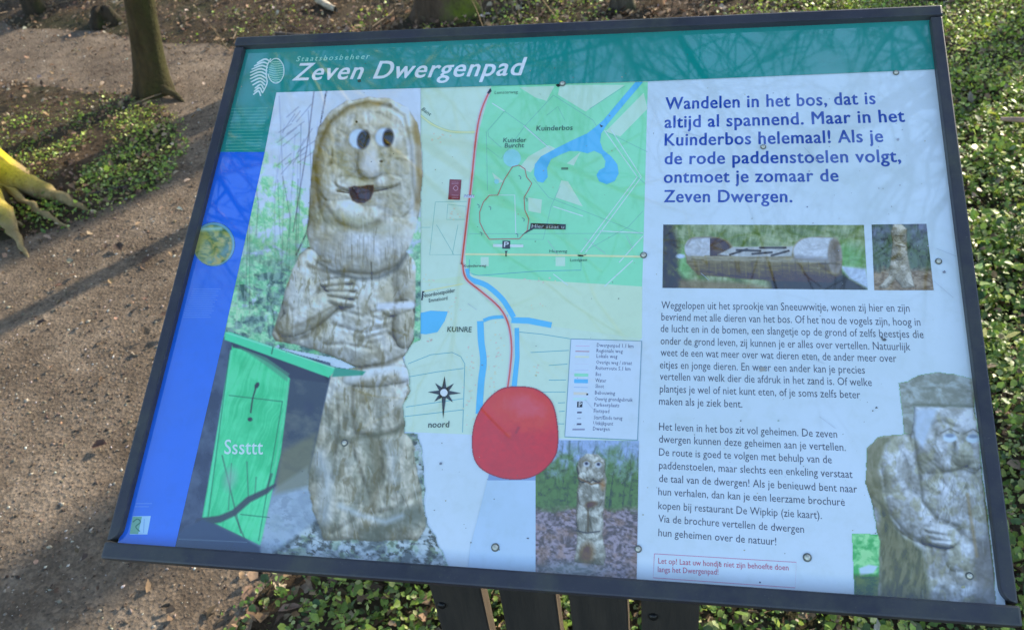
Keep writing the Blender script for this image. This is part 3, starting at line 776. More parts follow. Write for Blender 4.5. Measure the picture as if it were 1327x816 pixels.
for s_, a, b in [('Weggelopen uit het sprookje van Sneeuwwitje, wonen zij hier en zijn', (857, 400), (1179, 404)), ('bevriend met alle dieren van het bos. Of het nou de vogels zijn, hoog in', (857, 415), (1193, 422)),
                 ('de lucht en in de bomen, een slangetje op de grond of zelfs beestjes die', (856, 430), (1197, 438)), ('onder de grond leven, zij kunnen je er alles over vertellen. Natuurlijk', (856, 446), (1180, 454)),
                 ('weet de een wat meer over wat dieren eten, de ander meer over', (856, 461), (1162, 469)), ('eitjes en jonge dieren. En weer een ander kan je precies', (855, 477), (1121, 484)),
                 ('vertellen van welk dier die afdruk in het zand is. Of welke', (855, 492), (1130, 500)), ('plantjes je wel of niet kunt eten, of je soms zelfs beter', (855, 508), (1115, 516)), ('maken als je ziek bent.', (854, 524), (962, 528)),
                 ('Het leven in het bos zit vol geheimen. De zeven', (854, 557), (1085, 567)), ('dwergen kunnen deze geheimen aan je vertellen.', (854, 573), (1096, 584)), ('De route is goed te volgen met behulp van de', (854, 590), (1078, 600)),
                 ('paddenstoelen, maar slechts een enkeling verstaat', (854, 607), (1105, 619)), ('de taal van de dwergen! Als je benieuwd bent naar', (854, 624), (1111, 638)), ('hun verhalen, dan kan je een leerzame brochure', (853, 641), (1095, 655)),
                 ('kopen bij restaurant De Wipkip (zie kaart).', (853, 659), (1065, 672)), ('Via de brochure vertellen de dwergen', (853, 676), (1042, 690)), ('hun geheimen over de natuur!', (853, 694), (1006, 706))]:
    t3.line(s_, a, b, 14.2, INKG, 0.004, 0, 1.0, 2)
t3.build('lettering', label='small dark body text in two paragraphs')
t4 = Text(3)
t4.line('Let op! Laat uw hondje niet zijn behoefte doen', (853, 729.5), (1022, 738.5), 10.5, (176, 92, 128), 0.008, 0, 1.0, 2)
t4.line('langs het Dwergenpad!', (852.5, 740.5), (931, 744), 10.5, (176, 92, 128), 0.008, 0, 1.0, 2)
t4.build('lettering', label='small red notice text')
bx = Vec(3); bx.strip([(848, 717), (1032, 728), (1030.5, 761), (846.5, 748), (848, 717)], 0.9, (186, 130, 170)); bx.build('notice_border')
MT = (70, 100, 112)
for s_, a, b, e_, cc in [('Kuinderbos', (695, 170), (742, 169), 9.5, MT), ('Kuinder', (652, 185), (682, 184.5), 8.5, MT), ('Burcht', (654, 192), (679, 191.5), 8.5, MT), ('KUINRE', (579.5, 430), (611, 430.5), 9.8, (60, 80, 90)),
                         ('noord', (555, 554), (582, 553.5), 12, (60, 72, 92)), ('Hier staat u', (689, 295.5), (731, 296.5), 6.5, (170, 180, 190)), ('P', (653, 320.5), (659, 320.5), 10, (225, 235, 240)),
                         ('Lemsterweg', (641, 122.5), (671, 121.5), 5.8, (90, 130, 130)), ('Hopweg', (712, 327.5), (735, 327.5), 5.5, MT), ('Luttelgeest', (739, 339), (761, 338.5), 5.0, MT), ('Kuinderweg', (601, 346.5), (630, 346), 5.0, (90, 60, 80)),
                         ('Noordoostpolder', (548, 386), (590, 378.5), 7.5, (60, 70, 90)), ('Emmeloord', (556, 392), (580, 388.5), 7, (60, 70, 90)), ('Bant', (546, 143), (557, 151), 6, MT), ('N351', (602, 255.5), (614, 255.5), 4.5, (120, 120, 180)),
                         ('P', (750, 527), (753.8, 527), 9, (225, 235, 240))]:
    t5 = Text(17); t5.line(s_, a, b, e_, cc, 0.008 if e_ > 7 else 0.004, 0, 1.0, 2); t5.build('map_lettering')
LG = ['Dwergenpad 1,1 km', 'Regionale weg', 'Lokale weg', 'Overige weg / straat', 'Ruiterroute 5,1 km', 'Bos', 'Water', 'Sloot', 'Bebouwing', 'Overig grondgebruik', 'Parkeerplaats', 'Fietspad', 'Start/Einde terug', 'Uitkijkpunt', 'Dwergen']
LX = [(773.5, 821), (773, 807), (773, 800), (772.5, 819), (772, 817), (772, 779), (771.5, 785.5), (771.5, 782.5), (771, 797), (770.5, 820), (770, 802.5), (769.5, 789.5), (769.5, 806.5), (769, 794.5), (768.5, 790)]
LY = [449.5, 456.5, 463.5, 471.5, 479, 487, 495, 502.5, 511, 519, 526.5, 534.5, 543, 550.5, 557.5]
for s_, (a, b), yy in zip(LG, LX, LY):
    t5 = Text(17); t5.line(s_, (a, yy), (b, yy + (b - a) * 0.03), 7.2, (78, 84, 128), 0.006, 0, 1.0, 1); t5.build('legend_lettering')

# ---- printed photographs: ink laid down point by point on a fine grid
class Photo:
    def __init__(s, x0, y0, x1, y1, step=1.2, seed=1, quad=None):
        s.step = step; s.seed = seed; s.quad = quad
        s.x = np.arange(x0, x1 + step, step); s.y = np.arange(y0, y1 + step, step)
        s.X, s.Y = np.meshgrid(s.x, s.y)
        if quad is not None:       # grid fitted to the four corners, so that the picture has clean edges
            U, W_ = np.meshgrid(np.linspace(0, 1, len(s.x)), np.linspace(0, 1, len(s.y))); Q = np.array(quad, float)
            B_ = ((1 - U) * (1 - W_))[..., None] * Q[0] + (U * (1 - W_))[..., None] * Q[1] + (U * W_)[..., None] * Q[2] + ((1 - U) * W_)[..., None] * Q[3]
            s.X, s.Y = B_[..., 0], B_[..., 1]
        s.C = np.zeros(s.X.shape + (3,)); s.A = np.zeros(s.X.shape)
    def fbm(s, sx, sy=None, seed=0, oct=4, rot=0, gain=0.55):
        sy = sy or sx; c_, s_ = math.cos(rot), math.sin(rot)
        wx = (vnoise2(s.X / 17 + 31, s.Y / 23 + 7, seed + 5) - .5) * 9; wy = (vnoise2(s.X / 21 + 3, s.Y / 15 + 57, seed + 6) - .5) * 9
        c_, s_ = math.cos(rot + .13), math.sin(rot + .13)
        u = ((s.X + wx) * c_ + (s.Y + wy) * s_) / sx; v = (-(s.X + wx) * s_ + (s.Y + wy) * c_) / sy
        return fbm(u + 100, v + 100, seed + s.seed * 31, oct, gain)
    def sd(s, poly, warp=0):
        X, Y = s.X, s.Y
        if warp: X = X + (s.fbm(14, seed=91) - .5) * warp * 2; Y = Y + (s.fbm(14, seed=92) - .5) * warp * 2
        return dist_poly(X, Y, np.array(poly, float))
    def mask(s, poly, soft=1.0, warp=0): return np.clip(0.5 - s.sd(poly, warp) / (2 * soft), 0, 1)
    def ell(s, cx, cy, rx, ry, rot=0, soft=1.0):
        c_, s_ = math.cos(rot), math.sin(rot); dx, dy = s.X - cx, s.Y - cy
        q_ = np.hypot((dx * c_ + dy * s_) / rx, (-dx * s_ + dy * c_) / ry)
        return np.clip(0.5 - (q_ - 1) * min(rx, ry) / (2 * soft), 0, 1)
    def dome(s, cx, cy, rx, ry, rot=0, h=1.0, p=0.5):
        c_, s_ = math.cos(rot), math.sin(rot); dx, dy = s.X - cx, s.Y - cy
        q_ = ((dx * c_ + dy * s_) / rx) ** 2 + ((-dx * s_ + dy * c_) / ry) ** 2
        return h * np.clip(1 - q_, 0, 1) ** p
    def stroke(s, pts, w, soft=0.8):
        d = np.full(s.X.shape, 1e9); pts = np.array(pts, float); ww = np.full(s.X.shape, float(w) if np.isscalar(w) else w[0])
        for i in range(len(pts) - 1):
            x1, y1 = pts[i]; dx, dy = pts[i + 1] - pts[i]
            t_ = np.clip(((s.X - x1) * dx + (s.Y - y1) * dy) / (dx * dx + dy * dy + 1e-9), 0, 1)
            dd = np.hypot(s.X - x1 - t_ * dx, s.Y - y1 - t_ * dy)
            if not np.isscalar(w):
                wi = w[i] + (w[i + 1] - w[i]) * t_; dd = dd - wi / 2
                d = np.minimum(d, dd)
            else: d = np.minimum(d, dd - w / 2)
        return np.clip(0.5 - d / (2 * soft), 0, 1)
    def mix(s, col, m):
        col = np.array(col, float)
        if col.ndim == 1: col = col[None, None]
        s.C = s.C * (1 - m[..., None]) + col * m[..., None]
    def mul(s, f, m=None):
        f = f if m is None else 1 + (f - 1) * m
        s.C = s.C * (f[..., None] if np.ndim(f) == 2 else f)
    def twocol(s, a, b, f, lo=0.35, hi=0.65):
        f = np.clip((f - lo) / (hi - lo), 0, 1)[..., None]
        return np.array(a, float) * (1 - f) + np.array(b, float) * f
    def blur(s, H, r):
        k = int(r / s.step); 
        if k < 1: return H
        for ax in (0, 1):
            P = np.pad(H, [(k, k) if a == ax else (0, 0) for a in (0, 1)], mode='edge'); c_ = np.cumsum(P, ax)
            c_ = np.insert(c_, 0, 0, ax); n_ = 2 * k + 1
            H = (c_[n_:] - c_[:-n_]) / n_ if ax == 0 else (c_[:, n_:] - c_[:, :-n_]) / n_
        return H
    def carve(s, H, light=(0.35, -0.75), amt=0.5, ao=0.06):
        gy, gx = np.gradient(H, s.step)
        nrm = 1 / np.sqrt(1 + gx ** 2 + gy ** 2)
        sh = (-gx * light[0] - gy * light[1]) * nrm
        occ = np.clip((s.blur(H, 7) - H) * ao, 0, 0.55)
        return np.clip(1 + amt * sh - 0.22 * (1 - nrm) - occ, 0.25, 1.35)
    def build(s, name, layer, label=None):
        P = rect(s.X.ravel(), s.Y.ravel(), PANEL_Z + LAYER * layer)
        ny, nx = s.X.shape; idx = np.arange(nx * ny).reshape(ny, nx)
        F = np.stack([idx[:-1, :-1], idx[1:, :-1], idx[1:, 1:], idx[:-1, 1:]], -1).reshape(-1, 4)
        a = (s.A[:-1, :-1] + s.A[1:, 1:] + s.A[:-1, 1:] + s.A[1:, :-1]).ravel() / 4
        F = F[a > 0.5]; used = np.unique(F); rm = -np.ones(nx * ny, int); rm[used] = np.arange(len(used))
        o = mesh_np(name, B2W(P[used]), rm[F], M_PRINT, panel, cols=ink(np.clip(s.C, 0, 255)).reshape(-1, 3)[used])
        if label: o['label'] = label
        return o

def photo_forest(p, m, sky, dark, green, lo_y, hi_y):
    """out-of-focus trees and undergrowth for a printed background"""
    f = p.fbm(9, 14, 1); g = p.fbm(4, 4, 2); v = p.fbm(3.2, 40, 3)
    t_ = np.clip((p.Y - lo_y) / (hi_y - lo_y), 0, 1)
    c = p.twocol(sky, green, f * 0.7 + t_ * 0.75, 0.5, 0.85)
    dk = np.clip((g - .45) * 3, 0, 1) * np.clip(t_ * 1.5, 0, 1) * 0.6
    c = c * (1 - dk[..., None]) + np.array(dark) * dk[..., None]
    tr = np.clip((v - 0.60) * 6, 0, 1) * 0.5
    c = c * (1 - tr[..., None]) + np.array(dark) * tr[..., None]
    p.mix(c, m)

# (1) the big carved dwarf with its woodland and the green booth
p = Photo(222, 106, 584, 742, 1.0, 1)
bgp = [(358, 116), (545, 109.5), (545, 440), (470, 470), (289, 437), (343, 197)]
A = p.mask(bgp, 0.5)
p.mix((196, 206, 242), np.ones(p.X.shape))
t_ = np.clip((p.Y - 190) / 190, 0, 1)
veil = p.fbm(11, 11, 5); fine = p.fbm(3.0, 3.0, 6, 3)
leafy = np.clip((veil - 0.50 + 0.30 * t_ - 0.14 * np.clip((p.X - 345) / 60, 0, 1) * (p.Y < 260)) * 6, 0, 1) * np.clip((p.Y - 165) / 50, 0, 1)
p.mix(p.twocol((118, 196, 130), (170, 222, 160), fine), leafy * 0.8)
low = np.clip((p.Y - 300) / 60, 0, 1)
p.mix(p.twocol((74, 104, 112), (128, 160, 160), p.fbm(5, 7, 7)), low * np.clip((p.fbm(9, 9, 8) - .32) * 4, 0, 1))
p.mix(p.twocol((104, 182, 130), (150, 208, 160), fine), low * np.clip((p.fbm(16, 8, 9) - .52) * 7, 0, 1) * 0.8)
for k in range(34):      # stems and twigs
    rr_ = np.random.RandomState(100 + k); x0 = rr_.uniform(305, 420); y1 = rr_.uniform(300, 440)
    y0 = rr_.uniform(120, 300); pts = [(x0 + rr_.uniform(-6, 14), y0), (x0 + rr_.uniform(-3, 6), (y0 + y1) / 2), (x0, y1)]
    p.mix((88, 96, 112) if k % 3 else (176, 186, 190), p.stroke(pts, rr_.uniform(.6, 1.3), .7) * rr_.uniform(.15, .5))
p.mix((80, 84, 100), p.stroke([(423, 118), (410, 190), (398, 300), (384, 330)], 1.8, .8) * (0.45 + 0.5 * (p.fbm(2, 5, 12) > .5)))
p.mix((96, 98, 118), p.stroke([(407, 118), (398, 190), (380, 300)], 1.2, .8) * .8)
for k in range(16):
    rr_ = np.random.RandomState(300 + k); a0 = rr_.uniform(352, 395); b0 = rr_.uniform(130, 230)
    p.mix((92, 96, 116), p.stroke([(a0, b0), (a0 + rr_.uniform(8, 28), b0 - rr_.uniform(8, 26))], .7, .7) * .6)
p.A = np.maximum(p.A, A)
# ground strip and rocks round the foot
rock = [(345, 655), (392, 610), (420, 560), (540, 560), (549, 600), (552, 672), (566, 700), (580, 733), (584, 745), (300, 745), (330, 700)]
mk = p.mask(rock, 1.5, 4)
p.mix(p.twocol((92, 104, 118), (176, 188, 206), p.fbm(11, 8, 20, 5), .35, .62), mk)
p.mix((58, 64, 72), mk * np.clip((p.fbm(7, 5, 21, 5) - .54) * 9, 0, 1) * .8)
p.mix(p.twocol((120, 150, 130), (156, 176, 150), fine), mk * np.clip((p.fbm(13, 9, 22) - .57) * 9, 0, 1) * .5)
p.A = np.maximum(p.A, mk)
# white-bluish gap between booth and trunk
gap = [(398, 600), (428, 489), (440, 480), (440, 600), (404, 640), (380, 690), (300, 740), (320, 690)]
# figure silhouettes
hood = [(401, 277), (402, 240), (405, 200), (413, 165), (428, 143), (450, 131), (478, 126), (505, 128), (528, 140), (541, 160), (547, 190), (547, 235), (544, 275), (538, 300), (530, 322), (514, 344), (490, 356), (462, 357), (434, 350), (413, 337), (402, 320), (398, 300)]
body = [(400, 320), (388, 330), (376, 355), (366, 392), (352, 432), (357, 441), (390, 447), (430, 462), (470, 479), (500, 474), (524, 462), (536, 440), (538, 395), (539, 340), (526, 325), (505, 318)]
lower = [(470, 474), (522, 462), (530, 480), (531, 508), (524, 525), (524, 560), (534, 568), (541, 610), (549, 655), (553, 680), (540, 700), (420, 700), (404, 660), (398, 612), (404, 570), (412, 520), (422, 489), (436, 480)]
H = np.zeros(p.X.shape)
mh = p.mask(hood, 1.0, 2); mb = p.mask(body, 1.0, 2); ml_ = p.mask(lower, 1.2, 3)
H = np.maximum(H, np.clip(-p.sd(lower, 3) / 22, 0, 1) ** .5 * 16 * (ml_ > .4))
H = np.maximum(H, np.clip(-p.sd(body, 2) / 20, 0, 1) ** .5 * 18 * (mb > .4))
H = np.maximum(H, np.clip(-p.sd(hood, 2) / 16, 0, 1) ** .5 * 24 * (mh > .4))
def add(d, base=0): 
    global H
    H = np.where(d > 0, np.maximum(H, base + d), H)
add(p.dome(478, 210, 55, 72, 0.05, 26), 12)                     # face
add(p.dome(472, 306, 74, 54, -0.05, 30, .6), 8)                 # beard
add(p.dome(455, 285, 42, 24, 0.5, 12), 24)
add(p.dome(512, 243, 30, 42, .2, 5), 26)                        # cheek
add(p.dome(437, 238, 24, 26, 0, 8), 26)
add(p.dome(478, 205, 15, 26, 0.05, 16), 32); add(p.dome(480, 216, 17, 15, 0, 10), 38)   # nose
add(p.dome(456, 239, 22, 8, 0.15, 4), 36); add(p.dome(496, 236, 24, 8, -0.1, 4), 36)    # moustache
add(p.dome(392, 372, 22, 50, 0.25, 20), 12); add(p.dome(402, 405, 48, 19, -0.55, 20), 16)  # arm and forearm
for k, (fx, fy) in enumerate([(437, 366), (442, 374), (443, 382), (440, 391)]): add(p.dome(fx, fy, 21, 4.8, -0.12 + .1 * k, 9, .6), 28)
add(p.dome(528, 360, 15, 38, 0, 16), 12); add(p.dome(480, 400, 40, 48, 0, 16), 12)
add(p.dome(523, 420, 15, 30, 0, 20, .4), 14); add(p.dome(516, 400, 20, 8, -.2, 8), 28)
add(p.dome(490, 488, 46, 13, -.1, 14), 12)
add(p.dome(468, 532, 22, 34, 0, 8), 12); add(p.dome(505, 528, 20, 32, 0, 8), 12)
add(p.dome(465, 610, 28, 52, 0, 9), 10); add(p.dome(515, 615, 26, 52, -.1, 9), 10)
grain = (p.fbm(3.2, 24, 30, 4) - .5) * 4
grain2 = (p.fbm(9, 9, 31, 4, -0.1) - .5) * 5
Hn = H + grain + grain2
grooves = [([(413, 268), (408, 215), (416, 180), (430, 155), (452, 138), (478, 132), (505, 137)], 3.0), ([(505, 137), (524, 150), (533, 190), (535, 240), (541, 262)], 2.0),
           ([(420, 266), (440, 291), (465, 297), (490, 288)], 3.0), ([(400, 345), (425, 354), (455, 352), (485, 356), (512, 345)], 3.5),
           ([(438, 248), (452, 249)], 1.4), ([(484, 248), (501, 245)], 1.4), ([(460, 450), (470, 440), (500, 430), (512, 440)], 2.5), ([(356, 428), (372, 444), (398, 436), (430, 405), (452, 398)], 3.0),
           ([(513, 390), (512, 420), (514, 448)], 2.5), ([(457, 503), (456, 530), (459, 556)], 3.5), ([(460, 562), (485, 566), (510, 560), (522, 552)], 5.0), ([(490, 570), (494, 610), (480, 665)], 5.0),
           ([(455, 575), (465, 610), (477, 640), (485, 672)], 4.0), ([(436, 400), (470, 410), (505, 396)], 2), ([(430, 420), (470, 432), (500, 424)], 2.0), ([(421, 446), (450, 446), (480, 452)], 1.6), ([(486, 405), (505, 400), (510, 408), (494, 416), (486, 412)], 1.8),
           ([(436, 505), (437, 560), (430, 620)], 2.5), ([(509, 505), (510, 550)], 2.0), ([(541, 640), (510, 660), (470, 668), (430, 690)], 5), ([(408, 340), (404, 360), (412, 378)], 2)]
for g_, w_ in grooves: Hn = Hn - p.stroke(g_, w_ * .8, 3.2) * 4.2
Hn = p.blur(Hn, 1.0)
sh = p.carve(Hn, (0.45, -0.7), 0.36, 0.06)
wood = p.twocol((172, 165, 156), (206, 205, 213), p.fbm(20, 26, 33, 4), .3, .65)
tint = np.clip((p.fbm(14, 22, 34, 4) - .48) * 6, 0, 1)[..., None]
wood = wood * (1 - .28 * tint) + np.array((164, 152, 130)) * .28 * tint
lowm = np.clip((p.Y - 490) / 60, 0, 1)[..., None]
gr2 = p.twocol((118, 120, 114), (186, 180, 172), p.fbm(9, 24, 35, 4), .35, .65)
wood = wood * (1 - lowm * .75) + gr2 * lowm * .75
fig = np.maximum.reduce([mh, mb, ml_])
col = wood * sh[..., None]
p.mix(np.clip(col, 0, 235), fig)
p.A = np.maximum(p.A, fig)
# weather stain rim on the hood
p.mix((138, 122, 96), fig * p.stroke([(409, 262), (412, 200), (425, 160), (455, 140), (500, 134)], 9, 4) * .55)
p.mix((132, 118, 98), fig * p.stroke([(538, 160), (542, 200), (542, 260)], 7, 4) * .55)
p.mix((140, 132, 92), fig * p.stroke([(440, 200), (452, 228), (470, 236)], 12, 7) * .42); p.mix((140, 132, 92), fig * p.stroke([(492, 200), (500, 225)], 6, 5) * .35)
p.mix((128, 124, 84), fig * p.ell(462, 290, 44, 10, .2, 6) * .45)
p.mix((104, 96, 76), fig * np.clip((p.fbm(6, 18, 36, 4) - .58) * 8, 0, 1) * .5 * (p.Y > 330))
p.mix((92, 84, 66), fig * p.stroke([(487, 572), (492, 610), (482, 660)], 9, 6) * .5); p.mix((90, 92, 84), fig * p.stroke([(440, 570), (470, 566), (512, 560), (526, 550)], 7, 3) * .6)
p.mix((84, 92, 92), fig * p.stroke([(478, 700), (512, 672), (548, 664)], 20, 6) * .55); p.mix((190, 202, 226), fig * p.stroke([(440, 655), (470, 668), (500, 676), (520, 668)], 7, 3) * .5)
p.mix((186, 196, 220), fig * p.stroke([(414, 590), (424, 620), (420, 670)], 14, 8) * .55); p.mix((196, 204, 224), fig * p.stroke([(506, 575), (512, 620)], 10, 6) * .4)
p.mix((206, 214, 238), fig * p.stroke([(450, 492), (480, 482), (512, 478), (530, 490)], 11, 4) * .6)
p.mix((208, 214, 240), fig * p.stroke([(492, 397), (512, 396), (534, 395)], 9, 2) * .8)
p.mix((202, 210, 240), fig * p.ell(478, 316, 56, 20, -.1, 10) * .35); p.mix((206, 212, 240), fig * p.stroke([(531, 178), (538, 240), (534, 285)], 7, 3) * .5)
p.mix((206, 208, 226), fig * p.ell(480, 212, 11, 17, 0, 5) * .6); p.mix((98, 88, 66), fig * p.stroke([(462, 218), (467, 230), (480, 234), (492, 228), (494, 214)], 3, 2.5) * .5)
for g_, w_, a_ in [(grooves[0][0], 3.5, .65), (grooves[1][0], 2.5, .55), ([(420, 264), (430, 281), (446, 292), (466, 297), (488, 290), (504, 276)], 11, .3), (grooves[3][0], 4, .5), (grooves[7][0], 3, .55), ([(512, 325), (510, 360), (513, 392)], 3, .6),
                   ([(511, 398), (511, 447)], 2, .6), ([(398, 340), (404, 352), (425, 358)], 3, .5), ([(378, 425), (400, 415), (432, 396), (456, 394)], 2.5, .6), ([(470, 476), (500, 472), (526, 460)], 3.5, .6), ([(478, 424), (508, 418)], 1.8, .5), ([(484, 434), (510, 430)], 1.8, .5),
                   ([(457, 503), (456, 530), (459, 556)], 3, .5), ([(444, 235), (453, 228), (461, 222)], 2, .4), ([(496, 226), (508, 232)], 2, .35)]:
    p.mix((98, 90, 80), fig * p.stroke(g_, w_, 2.6) * a_)
p.mix((152, 128, 96), fig * p.stroke([(536, 152), (543, 190), (544, 240), (540, 270)], 8, 3) * .45)
rs = np.random.RandomState(12)
for k in range(150):
    x_ = rs.uniform(356, 548); y_ = rs.uniform(270, 700); L = rs.uniform(6, 22)
    dx = rs.uniform(-2, 2) + (4 if y_ > 600 else 0); pts = [(x_, y_), (x_ + dx * .6, y_ + L * .5), (x_ + dx, y_ + L)]
    p.mix((96, 90, 84) if rs.rand() < .7 else (208, 210, 216), fig * p.stroke(pts, rs.uniform(.5, 1.2), .7) * rs.uniform(.25, .65))
for k in range(34):      # beard strands
    u = rs.uniform(-1, 1); x_ = 474 + u * 62; y_ = 300 + rs.uniform(-6, 22) + 10 * abs(u)
    p.mix((122, 116, 112), fig * p.stroke([(x_, y_), (x_ + u * 2, y_ + 14), (x_ - u * 3, y_ + 30)], 1.0, .8) * rs.uniform(.2, .5))
p.mix((76, 80, 88), fig * p.stroke([(412, 340), (434, 353), (462, 361), (490, 360), (514, 348), (531, 324)], 4.5, 3) * .75)
p.mix((62, 58, 52), fig * p.stroke([(481, 340), (482, 362)], 1.5, .8) * .7)
# mouth and eyes
p.mix((70, 56, 70), p.mask([(452, 243), (459, 241), (467, 242), (476, 240), (484, 240), (484, 249), (480, 258), (472, 263), (464, 263), (457, 260), (453, 252)], 1.2))
p.mix((104, 84, 104), p.stroke([(464, 244), (463, 258)], 1.6, .8) * .6); p.mix((104, 84, 104), p.stroke([(474, 243), (474, 260)], 1.6, .8) * .6)
for g_ in ([(437, 248), (452, 250)], [(485, 248), (501, 245)]): p.mix((62, 58, 72), p.stroke(g_, 1.3, .6) * .85)
p.mix((132, 130, 130), p.ell(465.5, 180, 14.5, 14.5, 0, 2.5) * .7); p.mix((132, 130, 130), p.ell(497.5, 178, 12.5, 13.5, 0, 2.5) * .7); p.mix((186, 204, 240), p.ell(465, 180, 12.5, 12.5, 0, 1.6)); p.mix((186, 204, 240), p.ell(497, 178, 10.5, 11.5, 0, 1.6))
p.mix((54, 60, 86), p.ell(471, 181, 8, 12, .25, 1.6)); p.mix((54, 60, 86), p.ell(503, 178.5, 7, 11.5, .1, 1.6))
p.mix((122, 112, 92), p.stroke([(451, 168), (460, 162), (475, 163)], 2.5, 2.5) * .35); p.mix((122, 112, 92), p.stroke([(489, 165), (500, 162), (508, 166)], 2.5, 2.5) * .3)
p.mix((60, 60, 70), p.ell(462, 158, 1.4, 1.4, 0, .6)); p.mix((64, 56, 50), p.ell(494, 209, 2.2, 1.6, 0, .8) * .8)
# booth
boothm = p.mask([(289, 437), (296, 436), (428, 470), (428, 489), (416, 540), (399, 620), (353, 645), (330, 714), (225, 714), (226, 705)], .9)
p.mix(p.twocol((62, 74, 108), (84, 98, 132), p.fbm(18, 24, 40)), boothm)
p.A = np.maximum(p.A, boothm)
side_ = p.mask([(376, 489), (428, 486), (412, 560), (399, 620), (353, 650), (364, 587)], 1.5)
p.mix(p.twocol((66, 78, 104), (98, 106, 118), p.fbm(16, 10, 41) * .6 + np.clip((p.Y - 500) / 160, 0, 1) * .5), side_)
strm = p.mask([(345, 640), (420, 590), (428, 660), (330, 735), (322, 700)], 3); p.mix((150, 168, 200), strm * .8 * (1 - ml_))
p.mix((122, 122, 106), p.mask([(365, 585), (410, 560), (400, 630), (356, 640)], 4) * .6)
p.A = np.maximum(p.A, strm)
DG = p.twocol((62, 190, 118), (92, 216, 146), p.fbm(26, 26, 42) * .6 + .4 * p.fbm(2.5, 50, 43, 3, .2))
p.mix(DG, p.mask([(301, 446), (310, 449), (345, 468), (376, 489), (364, 587), (337, 706), (262, 670)], .8))
p.mix((96, 214, 158), p.stroke([(300, 455), (283, 560), (266, 668)], 3.6, .8) * .8); p.mix((104, 200, 150), p.stroke([(373, 500), (360, 585), (338, 700)], 2.5, .8) * .7)
p.mix((56, 66, 96), p.mask([(299, 441), (426, 488), (424, 496), (376, 490), (345, 466), (312, 452), (302, 450)], .9) * .95)
p.mix((84, 150, 130), p.mask([(309, 449), (345, 463), (375, 484), (372, 494), (340, 470)], 1.2) * .7)
LN = (34, 96, 92)
for g_ in ([(297, 512), (366, 520)], [(366, 520), (349, 620), (335, 700)], [(297, 460), (284, 560), (270, 668)], [(312, 666), (349, 670)]): p.mix(LN, p.stroke(g_, 1.0, .6) * .85)
p.mix((80, 206, 150), p.mask([(292, 430), (298, 430), (437, 478), (426, 489), (291, 440)], .8)); p.mix((150, 226, 206), p.stroke([(294, 431), (362, 453), (434, 477)], 1.8, .8) * .7); p.mix((40, 104, 96), p.stroke([(354, 449), (352, 458)], 1.4, .6))
p.mix((64, 150, 140), p.mask([(434, 476), (474, 481), (470, 486), (430, 488)], .9)); p.A = np.maximum(p.A, p.mask([(292, 430), (298, 430), (437, 476), (474, 481), (470, 486), (426, 489), (291, 440)], .8))
HO = (36, 58, 84)
p.mix(HO, p.ell(333, 499, 2.6, 4, .5, .8)); p.mix(HO, p.stroke([(332, 500), (327, 518), (325, 534)], 1.8, .7) * .9); p.mix(HO, p.ell(324, 543, 3, 2.6, 0, .8)); p.mix((60, 70, 104), p.ell(400, 528, 6, 8, 0, 3) * .6)
BR = (66, 74, 100)
p.mix(BR, p.stroke([(258, 676), (285, 672), (303, 664), (322, 647), (345, 636), (356, 628)], [10, 9, 8, 8, 7, 3], 1.2) * .92)
for g_, w_ in ([(345, 636), (352, 614)], 3), ([(322, 647), (320, 598)], 1.2), ([(330, 642), (332, 618)], 1.2), ([(288, 590), (300, 640), (312, 690)], 1.6), ([(300, 600), (296, 660)], 1.0), ([(303, 664), (318, 700)], 1.6): p.mix(BR, p.stroke(g_, w_, .8) * .6)
p.mix((140, 170, 176), p.ell(298, 620, 8, 13, .2, 5) * .6); p.mix((60, 120, 110), p.mask([(262, 671), (337, 706), (320, 712), (255, 690)], 2) * .35)
p.mix((66, 82, 118), p.mask([(232, 690), (262, 672), (300, 690), (337, 708), (340, 742), (222, 742)], 2))
p.mix((150, 176, 196), p.stroke([(232, 698), (320, 702)], .8, .6) * .5)
p.A = np.maximum(p.A, p.mask([(232, 690), (262, 672), (330, 690), (350, 700), (350, 742), (222, 742), (226, 705)], 1))
p.build('printed_photo', 20, 'photograph of a carved wooden dwarf beside a green booth')
t6 = Text(22); t6.line('Sssttt', (289, 588), (341, 588.5), 27, (190, 240, 226), 0.014, -0.18, 1.05, 4); t6.build('lettering', label='pale lettering on the green booth door')

# (2) toadstool
v = Vec(12)
cap = [(655, 501.5), (685, 501), (703, 508), (716, 522), (722, 545), (723.5, 572), (719, 592), (702, 611), (681, 620), (657, 620.5), (637, 615), (621, 605), (613, 590), (611.5, 567), (615, 546), (624, 527), (638, 511)]
_c = np.array(cap); _n = len(_c)
cap = [tuple(0.5 * (2 * _c[i] + (_c[(i + 1) % _n] - _c[i - 1]) * u + (2 * _c[i - 1] - 5 * _c[i] + 4 * _c[(i + 1) % _n] - _c[(i + 2) % _n]) * u * u + (3 * _c[i] - _c[i - 1] - 3 * _c[(i + 1) % _n] + _c[(i + 2) % _n]) * u ** 3)) for i in range(_n) for u in (0, .25, .5, .75)]
v.poly([(634, 612), (694, 612), (694, 745), (606, 741), (610, 705), (622, 660)], (174, 197, 238)); v.poly([(634, 612), (694, 612), (694, 622), (632, 622)], (130, 154, 206), .6); v.build('toadstool_stem')
p = Photo(609, 498, 726, 624, 0.6, 2)
p.mix((200, 64, 62), np.ones(p.X.shape))
p.mix((222, 100, 128), np.clip(p.ell(678, 530, 36, 22, .2, 16) * (.5 + p.fbm(20, 16, 1)), 0, 1) * .75)
p.mix((182, 60, 66), p.ell(668, 580, 40, 28, 0, 16) * .5 * np.clip(p.fbm(14, 14, 2) * 2 - .4, 0, 1))
